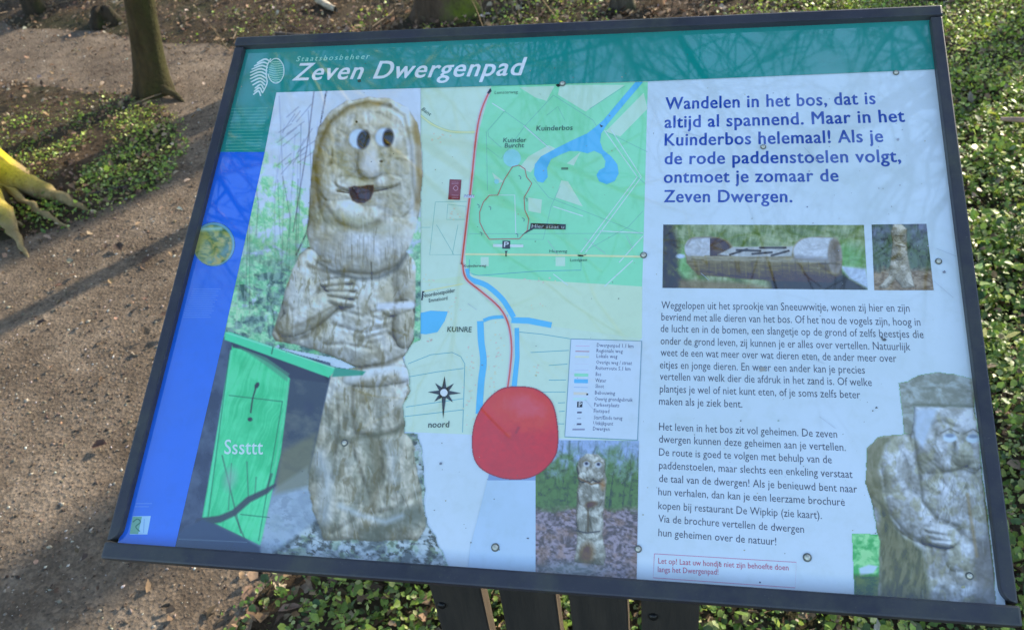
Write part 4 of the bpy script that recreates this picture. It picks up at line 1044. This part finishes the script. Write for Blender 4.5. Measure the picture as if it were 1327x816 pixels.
p.mul(.95 + .1 * p.fbm(5, 5, 3)); p.mix((220, 80, 60), p.ell(660, 562, 3, 3, 0, 1.5)); p.mix((190, 66, 70), p.stroke([(662, 560), (676, 546), (694, 543)], 6, 4) * .5)
p.mix((140, 44, 70), p.stroke([(669, 560), (672, 554)], 2.5, 1.5) * .7); p.mix((186, 70, 70), p.ell(655, 608, 26, 9, 0, 6) * .35)
sdc = p.sd(cap); p.mix((118, 62, 106), np.clip(1 - np.abs(sdc + .6) / 1.4, 0, 1) * .7)
p.A = p.mask(cap, .4)
p.build('printed_photo', 21, 'round red toadstool cap')

# (3) small upright dwarf photograph
p = Photo(690, 566, 830, 752, 0.9, 3, [(693, 570), (828, 571), (825, 752), (692, 750)])
full = [(724, 570.5), (828, 571), (825, 749), (693, 741), (694, 616), (712, 602), (722, 588)]
photo_forest(p, np.ones(p.X.shape), (150, 172, 220), (56, 70, 66), (92, 124, 82), 560, 640)
gm = np.clip((p.Y - 655 + (p.fbm(12, 8, 4) - .5) * 14) / 8, 0, 1)
p.mix(p.twocol((88, 84, 100), (156, 144, 168), p.fbm(4, 3, 5, 4), .32, .68), gm); p.mix((150, 120, 112), gm * np.clip((p.fbm(12, 10, 6) - .5) * 5, 0, 1) * .4)
sil = [(750, 594), (760, 588), (775, 589), (784, 596), (786, 625), (783, 650), (781, 690), (786, 720), (782, 732), (744, 728), (748, 700), (746, 660), (749, 630), (748, 605)]
ms_ = p.mask(sil, 1.2, 2)
H = np.clip(-p.sd(sil, 2) / 9, 0, 1) ** .5 * 8
for a in [(766, 604, 18, 18, 0, 7, 6), (764, 616, 5, 8, 0, 5, 12), (765, 642, 16, 20, 0, 6, 7), (755, 672, 8, 20, 0, 6, 6), (772, 673, 8, 20, 0, 6, 6), (756, 618, 7, 6, 0, 3, 11), (775, 618, 7, 6, 0, 3, 11)]:
    d_ = p.dome(*a[:5], a[5]); H = np.where(d_ > 0, np.maximum(H, a[6] + d_), H)
sh = p.carve(H + (p.fbm(3, 8, 8) - .5) * 3, (.3, -.7), .45, .08)
p.mix(p.twocol((126, 126, 128), (186, 186, 190), p.fbm(8, 8, 9)) * sh[..., None], ms_)
for a, b in ((760, 601), (775.5, 602)): p.mix((186, 194, 214), p.ell(a, b, 4.2, 3.6, 0, 1.2)); p.mix((60, 64, 96), p.ell(a, b - .8, 2.2, 2.0, 0, .9)); p.mix((112, 104, 96), p.stroke([(a - 5, b - 3), (a, b - 5.5), (a + 5, b - 3)], 1.4, .9) * .7)
p.mix((96, 72, 56), p.stroke([(749, 619), (756, 622), (766, 627), (776, 625), (783, 629)], 2.0, 1.0) * .8); p.mix((92, 70, 60), p.ell(766, 653, 8, 4, -.2, 1.5) * .85); p.mix((84, 72, 60), p.stroke([(762, 655), (762, 688)], 1.8, 1) * .8)
p.mix((60, 64, 84), p.stroke([(746, 687), (760, 690), (777, 688)], 1.4, .8)); p.mix((94, 70, 52), p.ell(761, 716, 9, 13, .1, 4) * .8); p.mix((176, 132, 90), p.ell(781, 628, 3, 6, 0, 2) * .6)
p.mix((140, 158, 168), p.ell(740, 738, 40, 9, 0, 5) * .5)
p.A[:] = 1
p.build('printed_photo', 10, 'small upright photograph of a carved dwarf post in the woods')

# (4) log bench photograph
p = Photo(857, 288, 1127, 378, 0.8, 4, [(859.5, 291), (1119.5, 291.5), (1124.5, 375.5), (858.5, 373)])
full = [(859.5, 291), (1119.5, 291.5), (1124.5, 375.5), (858.5, 373)]
ONE = np.ones(p.X.shape)
p.mix(p.twocol((92, 116, 72), (150, 164, 136), p.fbm(22, 9, 1) * .6 + .4 * p.fbm(3, 12, 2)), ONE)
p.mix((110, 176, 96), p.ell(1096, 338, 26, 22, 0, 10) * .6 + p.ell(886, 345, 10, 22, 0, 5) * .6); p.mix((60, 62, 74), p.mask([(857, 288), (872, 290), (880, 320), (878, 350), (900, 378), (857, 378)], 4) * .9 * (.5 + p.fbm(5, 5, 3)))
p.mix((126, 112, 102), p.mask([(880, 362), (960, 366), (1030, 378), (880, 378)], 3) * .8); p.mix((46, 50, 56), p.mask([(990, 352), (1090, 352), (1124, 372), (1124, 378), (1000, 378)], 5) * .85)
p.mix((172, 188, 222), p.mask([(1088, 344), (1122, 348), (1128, 376), (1100, 360)], 2)); p.mix((170, 186, 220), p.ell(882, 332, 6, 3, 0, 1))
logm = p.mask([(888, 318), (894, 308), (925, 306), (944, 312), (952, 321), (1028, 320), (1036, 310), (1048, 307), (1076, 307), (1086, 312), (1091, 330), (1090, 356), (1078, 366), (1000, 364), (905, 356), (890, 340)], 1.2, 1.5)
gy_ = np.clip((p.Y - 325) / 36, 0, 1)
p.mix(p.twocol((132, 124, 108), (78, 70, 58), gy_ * .8 + (p.fbm(20, 4, 5) - .5) * .5, .1, .8), logm)
p.mix((176, 182, 204), np.maximum(p.ell(902, 322, 15, 14.5, 0, 1) * (p.Y < 332), p.mask([(900, 307.5), (922, 307.5), (920, 331), (900, 331)], 1))); p.mix((70, 62, 66), p.ell(928, 323, 20, 14.5, .25, 1.4) * (p.X > 920) * (p.Y < 332)); p.mix((112, 100, 100), p.ell(930, 320, 7, 8, .2, 3) * .5)
p.mix((184, 190, 212), np.maximum(p.ell(1052, 326, 24, 18.5, 0, 1.2) * (p.Y < 340), p.mask([(1050, 307.5), (1080, 308), (1076, 341), (1028, 337)], 1))); p.mix((138, 132, 136), p.ell(1082, 332, 9.5, 24, -.03, 1.2)); p.mix((108, 102, 106), p.ell(1082, 332, 6, 17, -.03, 1.5) * .5); p.mix((150, 146, 150), p.ell(1082, 332, 3, 9, -.03, 1.5) * .5); p.mix((96, 90, 96), p.ell(1083, 330, 4, 12, 0, 2) * .5)
p.mix((170, 174, 188), p.mask([(930, 330), (950, 320), (1028, 319), (1026, 332), (960, 333)], 1.2)); p.mix((150, 146, 140), p.mask([(890, 331), (1074, 336), (1074, 341), (890, 337)], 1.2) * .8)
for g_ in ([(946, 330), (968, 323)], [(955, 324), (985, 325)], [(985, 321), (1018, 321)], [(1000, 331), (1022, 325)], [(975, 329), (1000, 327)]): p.mix((50, 48, 58), p.stroke(g_, 2.6, .8) * .9)
for k in range(60):
    rk = np.random.RandomState(500 + k); x_ = rk.uniform(890, 1086); y_ = rk.uniform(334, 362)
    p.mix(((160, 148, 122), (104, 94, 80), (58, 54, 50))[k % 3], logm * p.stroke([(x_, y_), (x_ + rk.uniform(8, 26), y_ + rk.uniform(-1, 1.5))], rk.uniform(.6, 1.6), .9) * rk.uniform(.25, .6))
p.mul(.86 + .28 * p.fbm(4, 3, 12)); p.mix((96, 92, 98), p.stroke([(890, 318), (896, 309), (922, 307)], 2, 1.2) * .5); p.mix((120, 122, 140), p.mask([(1030, 330), (1074, 334), (1074, 341), (1026, 337)], 2) * .6)
for k in range(18):
    x_ = 905 + k * 9.5 + (k * 7919 % 5); p.mix((62, 58, 54) if k % 2 else (150, 140, 122), p.stroke([(x_, 339), (x_ + 1, 352 + (k * 31 % 12))], 1.2, 1) * .45)
p.A[:] = 1
p.build('printed_photo', 4, 'wide photograph of a hollowed log bench')

# (5) small tree-spirit photograph
p = Photo(1127, 287, 1213, 379, 0.7, 5, [(1129.5, 291), (1200.5, 290), (1210, 376), (1133, 376)])
full = [(1129.5, 291), (1200.5, 290), (1210, 376), (1133, 376)]
photo_forest(p, np.ones(p.X.shape), (116, 124, 160), (50, 56, 78), (92, 112, 108), 270, 330)
gm = np.clip((p.Y - 345 + (p.fbm(10, 8, 4) - .5) * 14) / 8, 0, 1); p.mix(p.twocol((112, 96, 88), (156, 140, 130), p.fbm(5, 3, 5)), gm)
sil = [(1158, 291), (1168, 290), (1175, 296), (1176, 330), (1180, 352), (1186, 372), (1170, 374), (1160, 362), (1148, 374), (1138, 372), (1152, 356), (1154, 335), (1157, 315), (1155, 300)]
ms_ = p.mask(sil, 1, 1.5); sh = p.carve(np.clip(-p.sd(sil, 1.5) / 7, 0, 1) ** .5 * 8 + (p.fbm(5, 7, 7, 3) - .5) * 5 + p.dome(1166, 303, 9, 12, 0, 5) + p.dome(1165, 325, 10, 12, 0, 4), (.3, -.7), .4, .08)
p.mix(p.twocol((140, 134, 128), (184, 178, 176), p.fbm(7, 7, 9)) * sh[..., None], ms_)
p.mix((76, 72, 76), p.stroke([(1160, 305), (1172, 306)], 1.6, .8) * .7); p.mix((80, 74, 74), p.stroke([(1162, 318), (1172, 320)], 1.6, .8) * .7)
p.A[:] = 1
p.build('printed_photo', 4, 'small photograph of a carved trunk figure with spreading roots')

# (6) dwarf on the right edge
p = Photo(1098, 478, 1296, 794, 1.0, 6)
hat = [(1164, 496), (1178, 494), (1190, 486), (1215, 481), (1240, 486), (1262, 492), (1264, 528), (1184, 527), (1182, 562), (1172, 560), (1169, 530)]
bodyp = [(1184, 524), (1262, 526), (1268, 560), (1276, 640), (1288, 740), (1292, 790), (1150, 790), (1138, 772), (1140, 700), (1130, 650), (1120, 625), (1124, 580), (1138, 566), (1160, 563), (1180, 560)]
bg_ = [(1104, 691), (1152, 692), (1160, 740), (1160, 792), (1108, 786)]
mb_ = p.mask(bg_, .8)
p.mix((110, 190, 112), np.ones(p.X.shape)); p.mix(p.twocol((76, 168, 84), (150, 216, 140), p.fbm(7, 6, 1)), mb_)
p.mix((180, 204, 236), p.mask([(1113, 736), (1126, 731), (1138, 733), (1132, 742), (1115, 745)], 1.2)); p.mix(p.twocol((58, 84, 52), (96, 110, 72), p.fbm(7, 6, 2)), p.mask([(1106, 744), (1140, 745), (1158, 760), (1160, 792), (1106, 792)], 3) * .9)
mh_ = p.mask(hat, 1, 2); mB = p.mask(bodyp, 1.2, 2.5)
H = np.clip(-p.sd(bodyp, 2.5) / 20, 0, 1) ** .5 * 18 * (mB > .4); H = np.maximum(H, np.clip(-p.sd(hat, 2) / 10, 0, 1) ** .5 * 18 * (mh_ > .4))
for a in [(1228, 575, 48, 56, 0, 18, 12), (1247, 588, 15, 16, 0, 12, 26), (1225, 596, 15, 14, 0, 8, 24), (1262, 594, 12, 14, 0, 8, 24), (1228, 645, 44, 46, .3, 16, 14), (1156, 612, 22, 40, -.2, 20, 12), (1182, 668, 50, 26, .7, 18, 16), (1219, 693, 26, 15, .2, 10, 28),
          (1214, 688, 16, 4, .2, 6, 36), (1218, 696, 16, 4, .2, 6, 36), (1222, 704, 14, 4, .1, 6, 36), (1246, 718, 22, 26, 0, 14, 16), (1228, 765, 40, 26, 0, 14, 10), (1246, 748, 18, 20, 0, 10, 14), (1262, 690, 16, 60, 0, 10, 14)]:
    d_ = p.dome(*a[:5], a[5]); H = np.where(d_ > 0, np.maximum(H, a[6] + d_), H)
Hn = H + (p.fbm(7, 12, 3, 5) - .5) * 7 + (p.fbm(3, 3, 4, 3) - .5) * 2
for g_, w_ in [([(1184, 560), (1190, 600), (1196, 650), (1215, 672), (1240, 682)], 3), ([(1150, 570), (1142, 600), (1150, 660), (1172, 690), (1200, 706), (1232, 710)], 4), ([(1212, 596), (1222, 612), (1240, 610), (1262, 600)], 3), ([(1250, 620), (1256, 680), (1262, 720)], 3), ([(1195, 700), (1205, 760)], 3), ([(1124, 600), (1140, 650), (1156, 690)], 3), ([(1207, 550), (1222, 545), (1236, 552)], 3), ([(1232, 560), (1238, 590)], 3), ([(1205, 700), (1210, 760), (1220, 762)], 3), ([(1225, 660), (1245, 640)], 2), ([(1218, 620), (1236, 640)], 2)]: Hn = Hn - p.stroke(g_, w_, 3) * 4
Hn = p.blur(Hn, 1.0)
sh = p.carve(Hn, (0.3, -.7), .36, .06)
wood = p.twocol((142, 144, 152), (188, 194, 214), p.fbm(18, 18, 5, 4)); tn = np.clip((p.fbm(12, 16, 6) - .5) * 6, 0, 1)[..., None]; wood = wood * (1 - .5 * tn) + np.array((138, 136, 112)) * .5 * tn
p.mix(np.clip(wood * sh[..., None], 0, 230), mB)
p.mix(p.twocol((126, 130, 130), (160, 168, 178), p.fbm(14, 8, 7)) * (0.9 + .2 * p.fbm(4, 4, 8))[..., None], mh_); p.mix((92, 98, 92), mh_ * p.stroke([(1184, 524), (1262, 526)], 4, 2) * .7)
p.mix((178, 196, 234), p.mask([(1186, 530), (1216, 528), (1206, 555), (1196, 580), (1184, 565)], 3) * .8)
p.mix(p.twocol((104, 104, 82), (128, 126, 108), p.fbm(8, 14, 9)), mB * p.mask([(1120, 625), (1124, 580), (1138, 566), (1160, 563), (1148, 576), (1138, 610), (1156, 680), (1120, 640)], 3) * .8)
p.mix(p.twocol((74, 80, 62), (112, 112, 90), p.fbm(5, 16, 10)), mB * p.mask([(1140, 650), (1166, 690), (1196, 712), (1208, 790), (1140, 792)], 4) * .85); p.mix((86, 84, 92), mB * p.mask([(1262, 700), (1296, 690), (1296, 794), (1262, 794)], 6) * .6)
for a, b in ((1231, 567), (1261, 568)): p.mix((186, 206, 240), p.ell(a, b, 9, 5.5, 0, 1)); p.mix((96, 110, 140), p.ell(a, b - 3, 6, 2.6, 0, 1) * .7); p.mix((92, 92, 92), p.stroke([(a - 12, b - 6), (a, b - 12), (a + 11, b - 6)], 1.8, 1) * .7)
rs = np.random.RandomState(31)
for k in range(70):
    x_ = rs.uniform(1196, 1272); y_ = rs.uniform(612, 670); p.mix((104, 106, 112) if k % 3 else (206, 212, 226), mB * p.stroke([(x_, y_), (x_ + rs.uniform(-5, 4), y_ + 7), (x_ + rs.uniform(-7, 6), y_ + 15)], rs.uniform(.6, 1.3), .8) * rs.uniform(.25, .6))
for k in range(70):
    x_ = rs.uniform(1126, 1280); y_ = rs.uniform(570, 780); p.mix((92, 92, 92) if k % 3 else (200, 206, 218), mB * p.stroke([(x_, y_), (x_ + rs.uniform(-3, 3), y_ + rs.uniform(6, 16))], rs.uniform(.5, 1.2), .8) * rs.uniform(.2, .5))
for g_, w_ in (([(1238, 572), (1236, 590), (1244, 600), (1256, 598)], 1.8), ([(1206, 596), (1222, 612), (1244, 606), (1262, 612)], 2.2), ([(1214, 558), (1212, 575), (1220, 590)], 1.5), ([(1184, 560), (1190, 600), (1196, 650), (1215, 672)], 2.2), ([(1128, 640), (1150, 662), (1176, 690), (1204, 706)], 2.5)): p.mix((84, 86, 86), mB * p.stroke(g_, w_, 1.8) * .6)
p.mix((150, 124, 84), mB * p.stroke([(1254, 640), (1258, 670), (1266, 720)], 3, 2) * .6)
p.A = np.maximum.reduce([mb_, mh_, mB])
p.build('printed_photo', 6, 'photograph of a bearded carved dwarf cut off by the right rail')

# (7) oval landscape on the blue margin
p = Photo(244, 286, 308, 348, 0.6, 7)
p.mix((110, 160, 196), p.ell(277, 316.5, 27.5, 28.5, 0, .7)); E1 = p.ell(276, 317.5, 25, 26, 0, 1)
p.mix(p.twocol((86, 118, 104), (156, 160, 98), p.fbm(9, 6, 1)), E1); p.mix((88, 136, 170), E1 * p.stroke([(262, 345), (285, 332), (298, 320)], 8, 3) * .7); p.mix((184, 168, 110), E1 * np.clip((p.fbm(6, 5, 3) - .5) * 6, 0, 1) * .7 * (p.Y > 308)); p.mix((160, 204, 214), E1 * p.stroke([(262, 297), (286, 296)], 5, 2) * .8)
p.A = p.ell(277, 316.5, 27.5, 28.5, 0, .5) * (p.X > 247)
p.build('printed_photo', 26, 'small round landscape picture on the blue margin')
# small green-and-white mark at the bottom left, leaf-and-shell logo, faint fine print
v = Vec(26)
v.poly([(172, 668.5), (195.5, 668), (191, 692), (168, 692)], (150, 190, 236)); v.poly([(172, 669), (184, 669), (179, 691.5), (168, 691)], (104, 158, 150), 1)
v.line([(172, 676), (178, 672), (182, 676), (176, 682), (181, 688)], 1.6, (60, 112, 110), 2); v.line([(187, 672), (186, 690)], 1.0, (120, 160, 220), 2); v.build('emblem')
v = Vec(26)
LGc = (196, 226, 226)
for k in range(11):
    y_ = 76.5 + k * 4.1; xr = 348.5 - k * 0.7 - max(0, k - 7) * 1.2; xl = [333, 329, 326, 324, 324, 324, 325, 327, 330, 329, 328][k]
    v.line([(xl, y_ + 5.5), ((xl + xr) / 2 + 2, y_ + 0.5), (xr, y_ + 2.2 + k * .5)], [1.3, 1.6, 1.9, 2.2, 2.2, 2.2, 2.2, 2.2, 2.0, 1.8, 1.6], LGc)
v.line([(351, 76), (346, 86), (345, 98), (346, 108), (340, 121)], [1.6] * 21, LGc, 1)
ring = [(357.5 + 10.5 * math.cos(a), 92 + 16 * math.sin(a)) for a in np.linspace(-2.4, 2.9, 22)]
v.strip(ring, 1.2, LGc)
for k in range(12):
    y_ = 80 + k * 2.3; hw = 9.5 * math.sqrt(max(0.05, 1 - ((y_ - 92) / 16) ** 2)); v.line([(358 - hw, y_ + 1.5), (356, y_), (358 + hw, y_ + 1)], 0.8, (160, 210, 206), 1)
v.build('emblem')
v = Vec(26)
for k in range(14): v.strip([(300 + (128 - 128) - k * .6, 141 + k * 4.1), (347 - k * .75, 140 + k * 4.1)], 0.7, (96, 172, 170))
for k in range(14): v.strip([(250 - k * 1.0, 374.5 + k * 2.8), (286 - k * .9 - (k * 37 % 5), 374.5 + k * 2.8)], 0.6, (96, 140, 232))
v.strip([(176, 652), (197, 652)], .7, (100, 145, 240)); v.strip([(175, 656), (193, 656)], .7, (100, 145, 240)); v.build('fine_print')['kind'] = 'stuff'

# screws, dirt and droppings on the laminate
for a, b, r_ in [(834, 331, 5.0), (1046, 722, 6.5), (642, 709, 6.0), (827, 711, 5.4), (447, 574, 5.0), (1256, 746, 6.0), (1161, 95, 4.6), (1216, 339, 5.2), (989, 191, 4.2), (729, 109, 4.6)]:
    c_ = B2W(rect(a, b)); e_ = B2W(rect(a + r_, b)); rad = float(np.linalg.norm(e_ - c_)) * 0.9
    s_ = disc('screw', c_ + BN * 0.0005, BN, rad, 0.0011, M_SCREWRING, board, 18)
    disc('screw_head', c_ + BN * 0.0012, BN, rad * .66, 0.0020, M_SCREW, s_, 16)
v = Vec(28); rs = np.random.RandomState(5)
def blot(cx, cy, r, col, n=9):
    v.poly([(cx + r * rs.uniform(.5, 1.2) * math.cos(a), cy + r * rs.uniform(.4, 1.0) * math.sin(a)) for a in np.linspace(0, 2 * math.pi, n, endpoint=False)], col)
for cx, cy, r, cc in [(571, 600, 2.6, (112, 122, 150)), (1146, 440, 3.2, (72, 76, 92)), (1143, 437, 2, (72, 76, 92)), (1224, 352, 2.4, (112, 118, 146)), (466, 105, 2.6, (52, 84, 88)), (684, 697, 1.3, (70, 80, 110)), (1136, 528, 1.5, (80, 84, 100)), (1131, 532, 1.3, (90, 90, 100)), (960, 545, 1.2, (90, 96, 120)),
                      (988, 478, 4.5, (150, 150, 158)), (1164, 181, 2.4, (150, 158, 186)), (1009, 545, 1.8, (150, 170, 180)), (1237, 240, 1.2, (120, 120, 140)), (1046, 268, 1.2, (100, 110, 150)), (1248, 760, 3, (150, 150, 130)), (928, 758, 1.6, (96, 90, 130)), (985, 754, 1.4, (80, 80, 120))]:
    blot(cx, cy, r, cc)
for _ in range(14):      # thin run marks and scratches
    x_ = rs.uniform(560, 1230); y_ = rs.uniform(120, 640); a_ = rs.uniform(-.3, .3)
    v.strip([(x_, y_), (x_ + rs.uniform(8, 30) * math.sin(a_ + 1.2), y_ + rs.uniform(3, 22))], .5, (168, 180, 208))
for _ in range(260):
    x_ = rs.uniform(310, 1260); y_ = rs.uniform(70, 740)
    if x_ < 360 and y_ > 200: continue
    cc = [(120, 126, 140), (92, 98, 108), (150, 150, 140)][rs.randint(3)]
    blot(x_, y_, rs.uniform(.3, .95) * (1.3 if y_ > 600 else 1), cc, 6)
for _ in range(26):
    x_ = rs.uniform(1040, 1225); y_ = rs.uniform(90, 350); blot(x_, y_, rs.uniform(.4, 1.3), (158, 164, 190), 6)
o = v.build('dirt_specks'); o['kind'] = 'stuff'

# ------------------------------------------------------------------ trees
tree('tree trunk with moss tinted sunlit yellow and spreading roots at the left edge beside the path', -2.17, 2.09, 0.17, 9.0, (-0.12, 0.04), M_BARK_YEL, [(ang(-8), .5, .45), (ang(-45), .5, .40), (ang(40), .4, .3), (ang(-110), .5, .5), (ang(150), .4, .5)], 1, fh=0.22, flare=0.9,
     roots=[([(0.02, 0.02, 0.30), (0.09, 0.03, 0.22), (0.16, 0.03, 0.13), (0.24, 0.02, 0.065), (0.34, 0.0, 0.034), (0.45, -0.03, 0.018), (0.56, -0.075, 0.008), (0.70, -0.13, -0.020)], [.10, .09, .075, .055, .040, .029, .018, .004]),
            ([(0.28, -0.03, 0.045), (0.38, -0.09, 0.028), (0.48, -0.15, 0.014), (0.58, -0.20, 0.004), (0.68, -0.26, -0.014)], [.019, .014, .010, .007, .002]),
            ([(0.06, -0.04, 0.24), (0.17, -0.08, 0.15), (0.27, -0.13, 0.08), (0.35, -0.18, 0.04), (0.44, -0.26, 0.018), (0.52, -0.34, 0.006), (0.62, -0.44, -0.018)], [.09, .08, .058, .038, .023, .013, .003]),
            ([(0.26, -0.17, 0.03), (0.36, -0.19, 0.016), (0.47, -0.24, -0.002)], [.016, .012, .005])])
tree('slim olive-barked tree standing in the green patch where the path bends', -1.75, 2.99, 0.066, 8.5, (0.20, 0.03), M_BARK_OLIVE, [(ang(-30), .7, .45), (ang(-85), .5, .3), (ang(200), .6, .4), (ang(80), .5, .4)], 2, fh=0.11, flare=.9,
     roots=[([(0.03, -0.02, 0.08), (0.10, -0.06, 0.035), (0.17, -0.10, 0.015), (0.25, -0.14, -0.006)], [.020, .016, .011, .004])])
tree('thick brown trunk with a green mossy side behind the top rail of the board', -0.51, 3.76, 0.115, 11, (-0.02, 0.0), M_BARK_MOSSY, [(ang(0), .4, .6), (ang(-60), .3, .2), (ang(180), .4, .5), (ang(90), .5, .4)], 3, fh=0.10, flare=.6)
tree('dark distant trunk at the top left corner beyond the path', -3.08, 4.12, 0.060, 8, (0.02, 0.02), M_STUMP, [(ang(-40), .5, .4), (ang(160), .5, .4)], 4, fh=0.08, flare=.5)
tree('narrow brown trunk seen just above the middle of the board', 0.385, 3.72, 0.047, 8, (0.02, 0.0), M_BARK_GREY, [(ang(-20), .5, .4), (ang(200), .5, .4)], 5, fh=0.07, flare=.5)
far = [(2.95, 1.95, .15, 9), (3.9, 5.6, .14, 12), (4.4, 3.2, .16, 12), (0.4, 8.6, .15, 13), (5.8, 6.5, .18, 14), (-1.8, 6.4, .13, 12), (-4.6, 5.8, .12, 11), (7.6, 4.2, .15, 13), (3.6, 9.0, .18, 14), (-0.2, 9.2, .16, 13), (6.2, 9.6, .2, 14), (9.2, 7.8, .2, 14), (-4.2, 1.6, .14, 11)]  # unseen trees, added for dappled shade and branch reflections in the laminate
for i, (x_, y_, r_, h_) in enumerate(far):
    tree('unseen bare tree added around the clearing for dappled shade and reflections', x_, y_, r_, h_, (random.uniform(-.04, .04), random.uniform(-.04, .04)), M_BARK_GREY, [(random.uniform(0, 6), .5, .5), (random.uniform(0, 6), .5, .4)], 20 + i, group='unseen bare trees added around the clearing', n1=13 if i else 20, start=0.42 if i else 0.45, spread=1.1 if i else 1.3)

# ------------------------------------------------------------------ stumps, sticks and logs
def hgt(x, y): return float(relief(np.array([x]), np.array([y]))[0][0])
def lump(name, label, cat, x, y, prof, mat, seed, sq=1.0):
    t_ = np.linspace(0, 2 * np.pi, 28, endpoint=False); V = []
    for r_, z_ in prof:
        rr = r_ * (1 + .18 * np.sin(3 * t_ + seed) + .12 * np.sin(5 * t_ + 2 * seed) + .25 * (vnoise2(t_ * 2 + seed, np.full_like(t_, z_ * 12)) - .5))
        V.append(np.stack([rr * np.cos(t_), sq * rr * np.sin(t_), np.full_like(t_, z_) + .012 * np.sin(4 * t_ + seed)], -1))
    V = np.concatenate(V + [np.array([[0, 0, prof[-1][1] + .004]])]); n = 28; F = [(i * n + k, i * n + (k + 1) % n, (i + 1) * n + (k + 1) % n, (i + 1) * n + k) for i in range(len(prof) - 1) for k in range(n)]
    F += [((len(prof) - 1) * n + k, (len(prof) - 1) * n + (k + 1) % n, len(prof) * n) for k in range(n)]
    o = mesh_np(name, V, F, mat, None, smooth=True); o.location = (x, y, hgt(x, y)); return tag(o, label, cat)
lump('mossy_stump', 'low dark mossy stump across the path at the top left', 'stump', -2.50, 3.90, [(.10, -.02), (.09, .01), (.07, .035), (.062, .06), (.05, .075), (.02, .08)], M_STUMP, 2)
lump('cut_stump', 'thin orange-brown cut stump right of the narrow trunk', 'stump', 0.55, 3.74, [(.04, -.02), (.031, .02), (.028, .09), (.027, .16), (.015, .162)], mat_simple('orange_brown_wood', (.24, .13, .06), .85, .35, 40, bump=.004), 4)
def stick(name, label, cat, pts, rads, mat, group=None):
    V, F = tube_arrays([(a, b, hgt(a, b) + c_) for a, b, c_ in pts], rads, 8)
    V = V + (vnoise2(V[:, 0] * 60, V[:, 1] * 60)[:, None] - .5) * rads[0] * .5
    return tag(mesh_np(name, V, F, mat, None, smooth=True), label, cat, group)
M_PALE = mat_simple('pale_dead_wood', (.34, .29, .22), .8, .35, 35, bump=.003)
M_DARKW = mat_simple('dark_dead_wood', (.055, .04, .03), .85, .4, 35, bump=.003)
M_PINK = mat_simple('pinkish_bare_wood', (.30, .19, .145), .8, .3, 35, bump=.003)
stick('fallen_log', 'short pale fallen log lying on litter above the title', 'log', [(-1.27, 4.00, .02), (-1.20, 3.93, .02), (-1.13, 3.87, .018)], [.020, .019, .016], M_PALE)
stick('dead_branch', 'pale dead branch lying near the top left of the litter', 'branch', [(-2.0, 4.25, .02), (-1.80, 4.20, .03), (-1.66, 4.22, .02)], [.013, .010, .005], M_PALE)
stick('dead_branch', 'dark straight branch on the litter left of the board corner', 'branch', [(-1.36, 3.58, .02), (-1.15, 3.52, .02), (-0.92, 3.47, .03)], [.014, .012, .008], M_DARKW)
stick('fallen_twig', 'dark twig lying along the edge of the green patch', 'twig', [(-1.56, 2.06, .008), (-1.47, 2.11, .010), (-1.37, 2.16, .008)], [.005, .0045, .002], M_DARKW)
stick('bare_stick', 'pinkish bare stick lying in the ground cover by the right edge', 'stick', [(1.69, 2.28, .10), (1.80, 2.26, .10), (2.05, 2.24, .08)], [.006, .012, .013], M_PINK)
# dead leaves that lie singly on the path
def curled(x, y, size, yaw, col, label):
    P = LEAF_V * np.array([1, 1.25, 2.4]) * size; c_, s_ = math.cos(yaw), math.sin(yaw)
    V = np.stack([x + P[:, 0] * c_ - P[:, 1] * s_, y + P[:, 0] * s_ + P[:, 1] * c_, hgt(x, y) + .012 + P[:, 2] + .25 * P[:, 0] ** 2 / size], -1)
    o = mesh_np('dead_leaf', V, LEAF_T, M_LITTER, None, cols=np.tile(np.array(col), (7, 1))); return tag(o, label, 'leaf', 'dead leaves lying singly on the path')
curled(-0.83, 0.82, .045, .2, (.10, .05, .035), 'dark curled brown leaf against the left rail near the lower left of the board')
curled(-1.10, 1.62, .045, 1.0, (.05, .035, .028), 'dark dead leaf on the path below the root, the largest of its cluster')
curled(-1.22, 1.70, .05, 2.4, (.06, .04, .03), 'dark flat dead leaf just left of the largest one below the root')
curled(-1.30, 1.30, .035, .5, (.05, .035, .03), 'small dark dead leaf in the middle of the path')
# dry stalks behind the board
bag = Bag(); rr_ = np.random.RandomState(8)
for _ in range(150):
    x_, y_ = rr_.uniform(-1.6, 3.0), rr_.uniform(3.3, 5.2)
    h_ = rr_.uniform(.08, .35); z_ = hgt(x_, y_); a, b = rr_.normal(0, .3, 2)
    V, F = tube_arrays([(x_, y_, z_), (x_ + a * h_ * .5, y_ + b * h_ * .5, z_ + h_ * .6), (x_ + a * h_, y_ + b * h_, z_ + h_)], [.003, .002, .001], 3); bag.add(V, F, (.26, .19, .11) if rr_.rand() < .6 else (.09, .06, .04))
for _ in range(260):
    x_, y_ = rr_.uniform(-4.0, 2.5), rr_.uniform(2.2, 5.4)
    hh_, dd_ = relief(np.array([x_]), np.array([y_]))
    if dd_[0] < .03: continue
    L = rr_.uniform(.05, .3); a = rr_.uniform(0, 6.28); z_ = float(hh_[0]) + .012
    V, F = tube_arrays([(x_, y_, z_), (x_ + L * .5 * math.cos(a), y_ + L * .5 * math.sin(a), z_ + .01), (x_ + L * math.cos(a + .2), y_ + L * math.sin(a + .2), z_)], [.004, .003, .0015], 4); bag.add(V, F, (.20, .15, .10) if rr_.rand() < .5 else (.06, .045, .035))
o = bag.build('dry_twigs_and_stalks', M_TWIG); tag(o, 'thin dry stalks and twigs scattered over the forest floor behind the board', 'twigs', kind='stuff')
print('objects', len(bpy.data.objects))
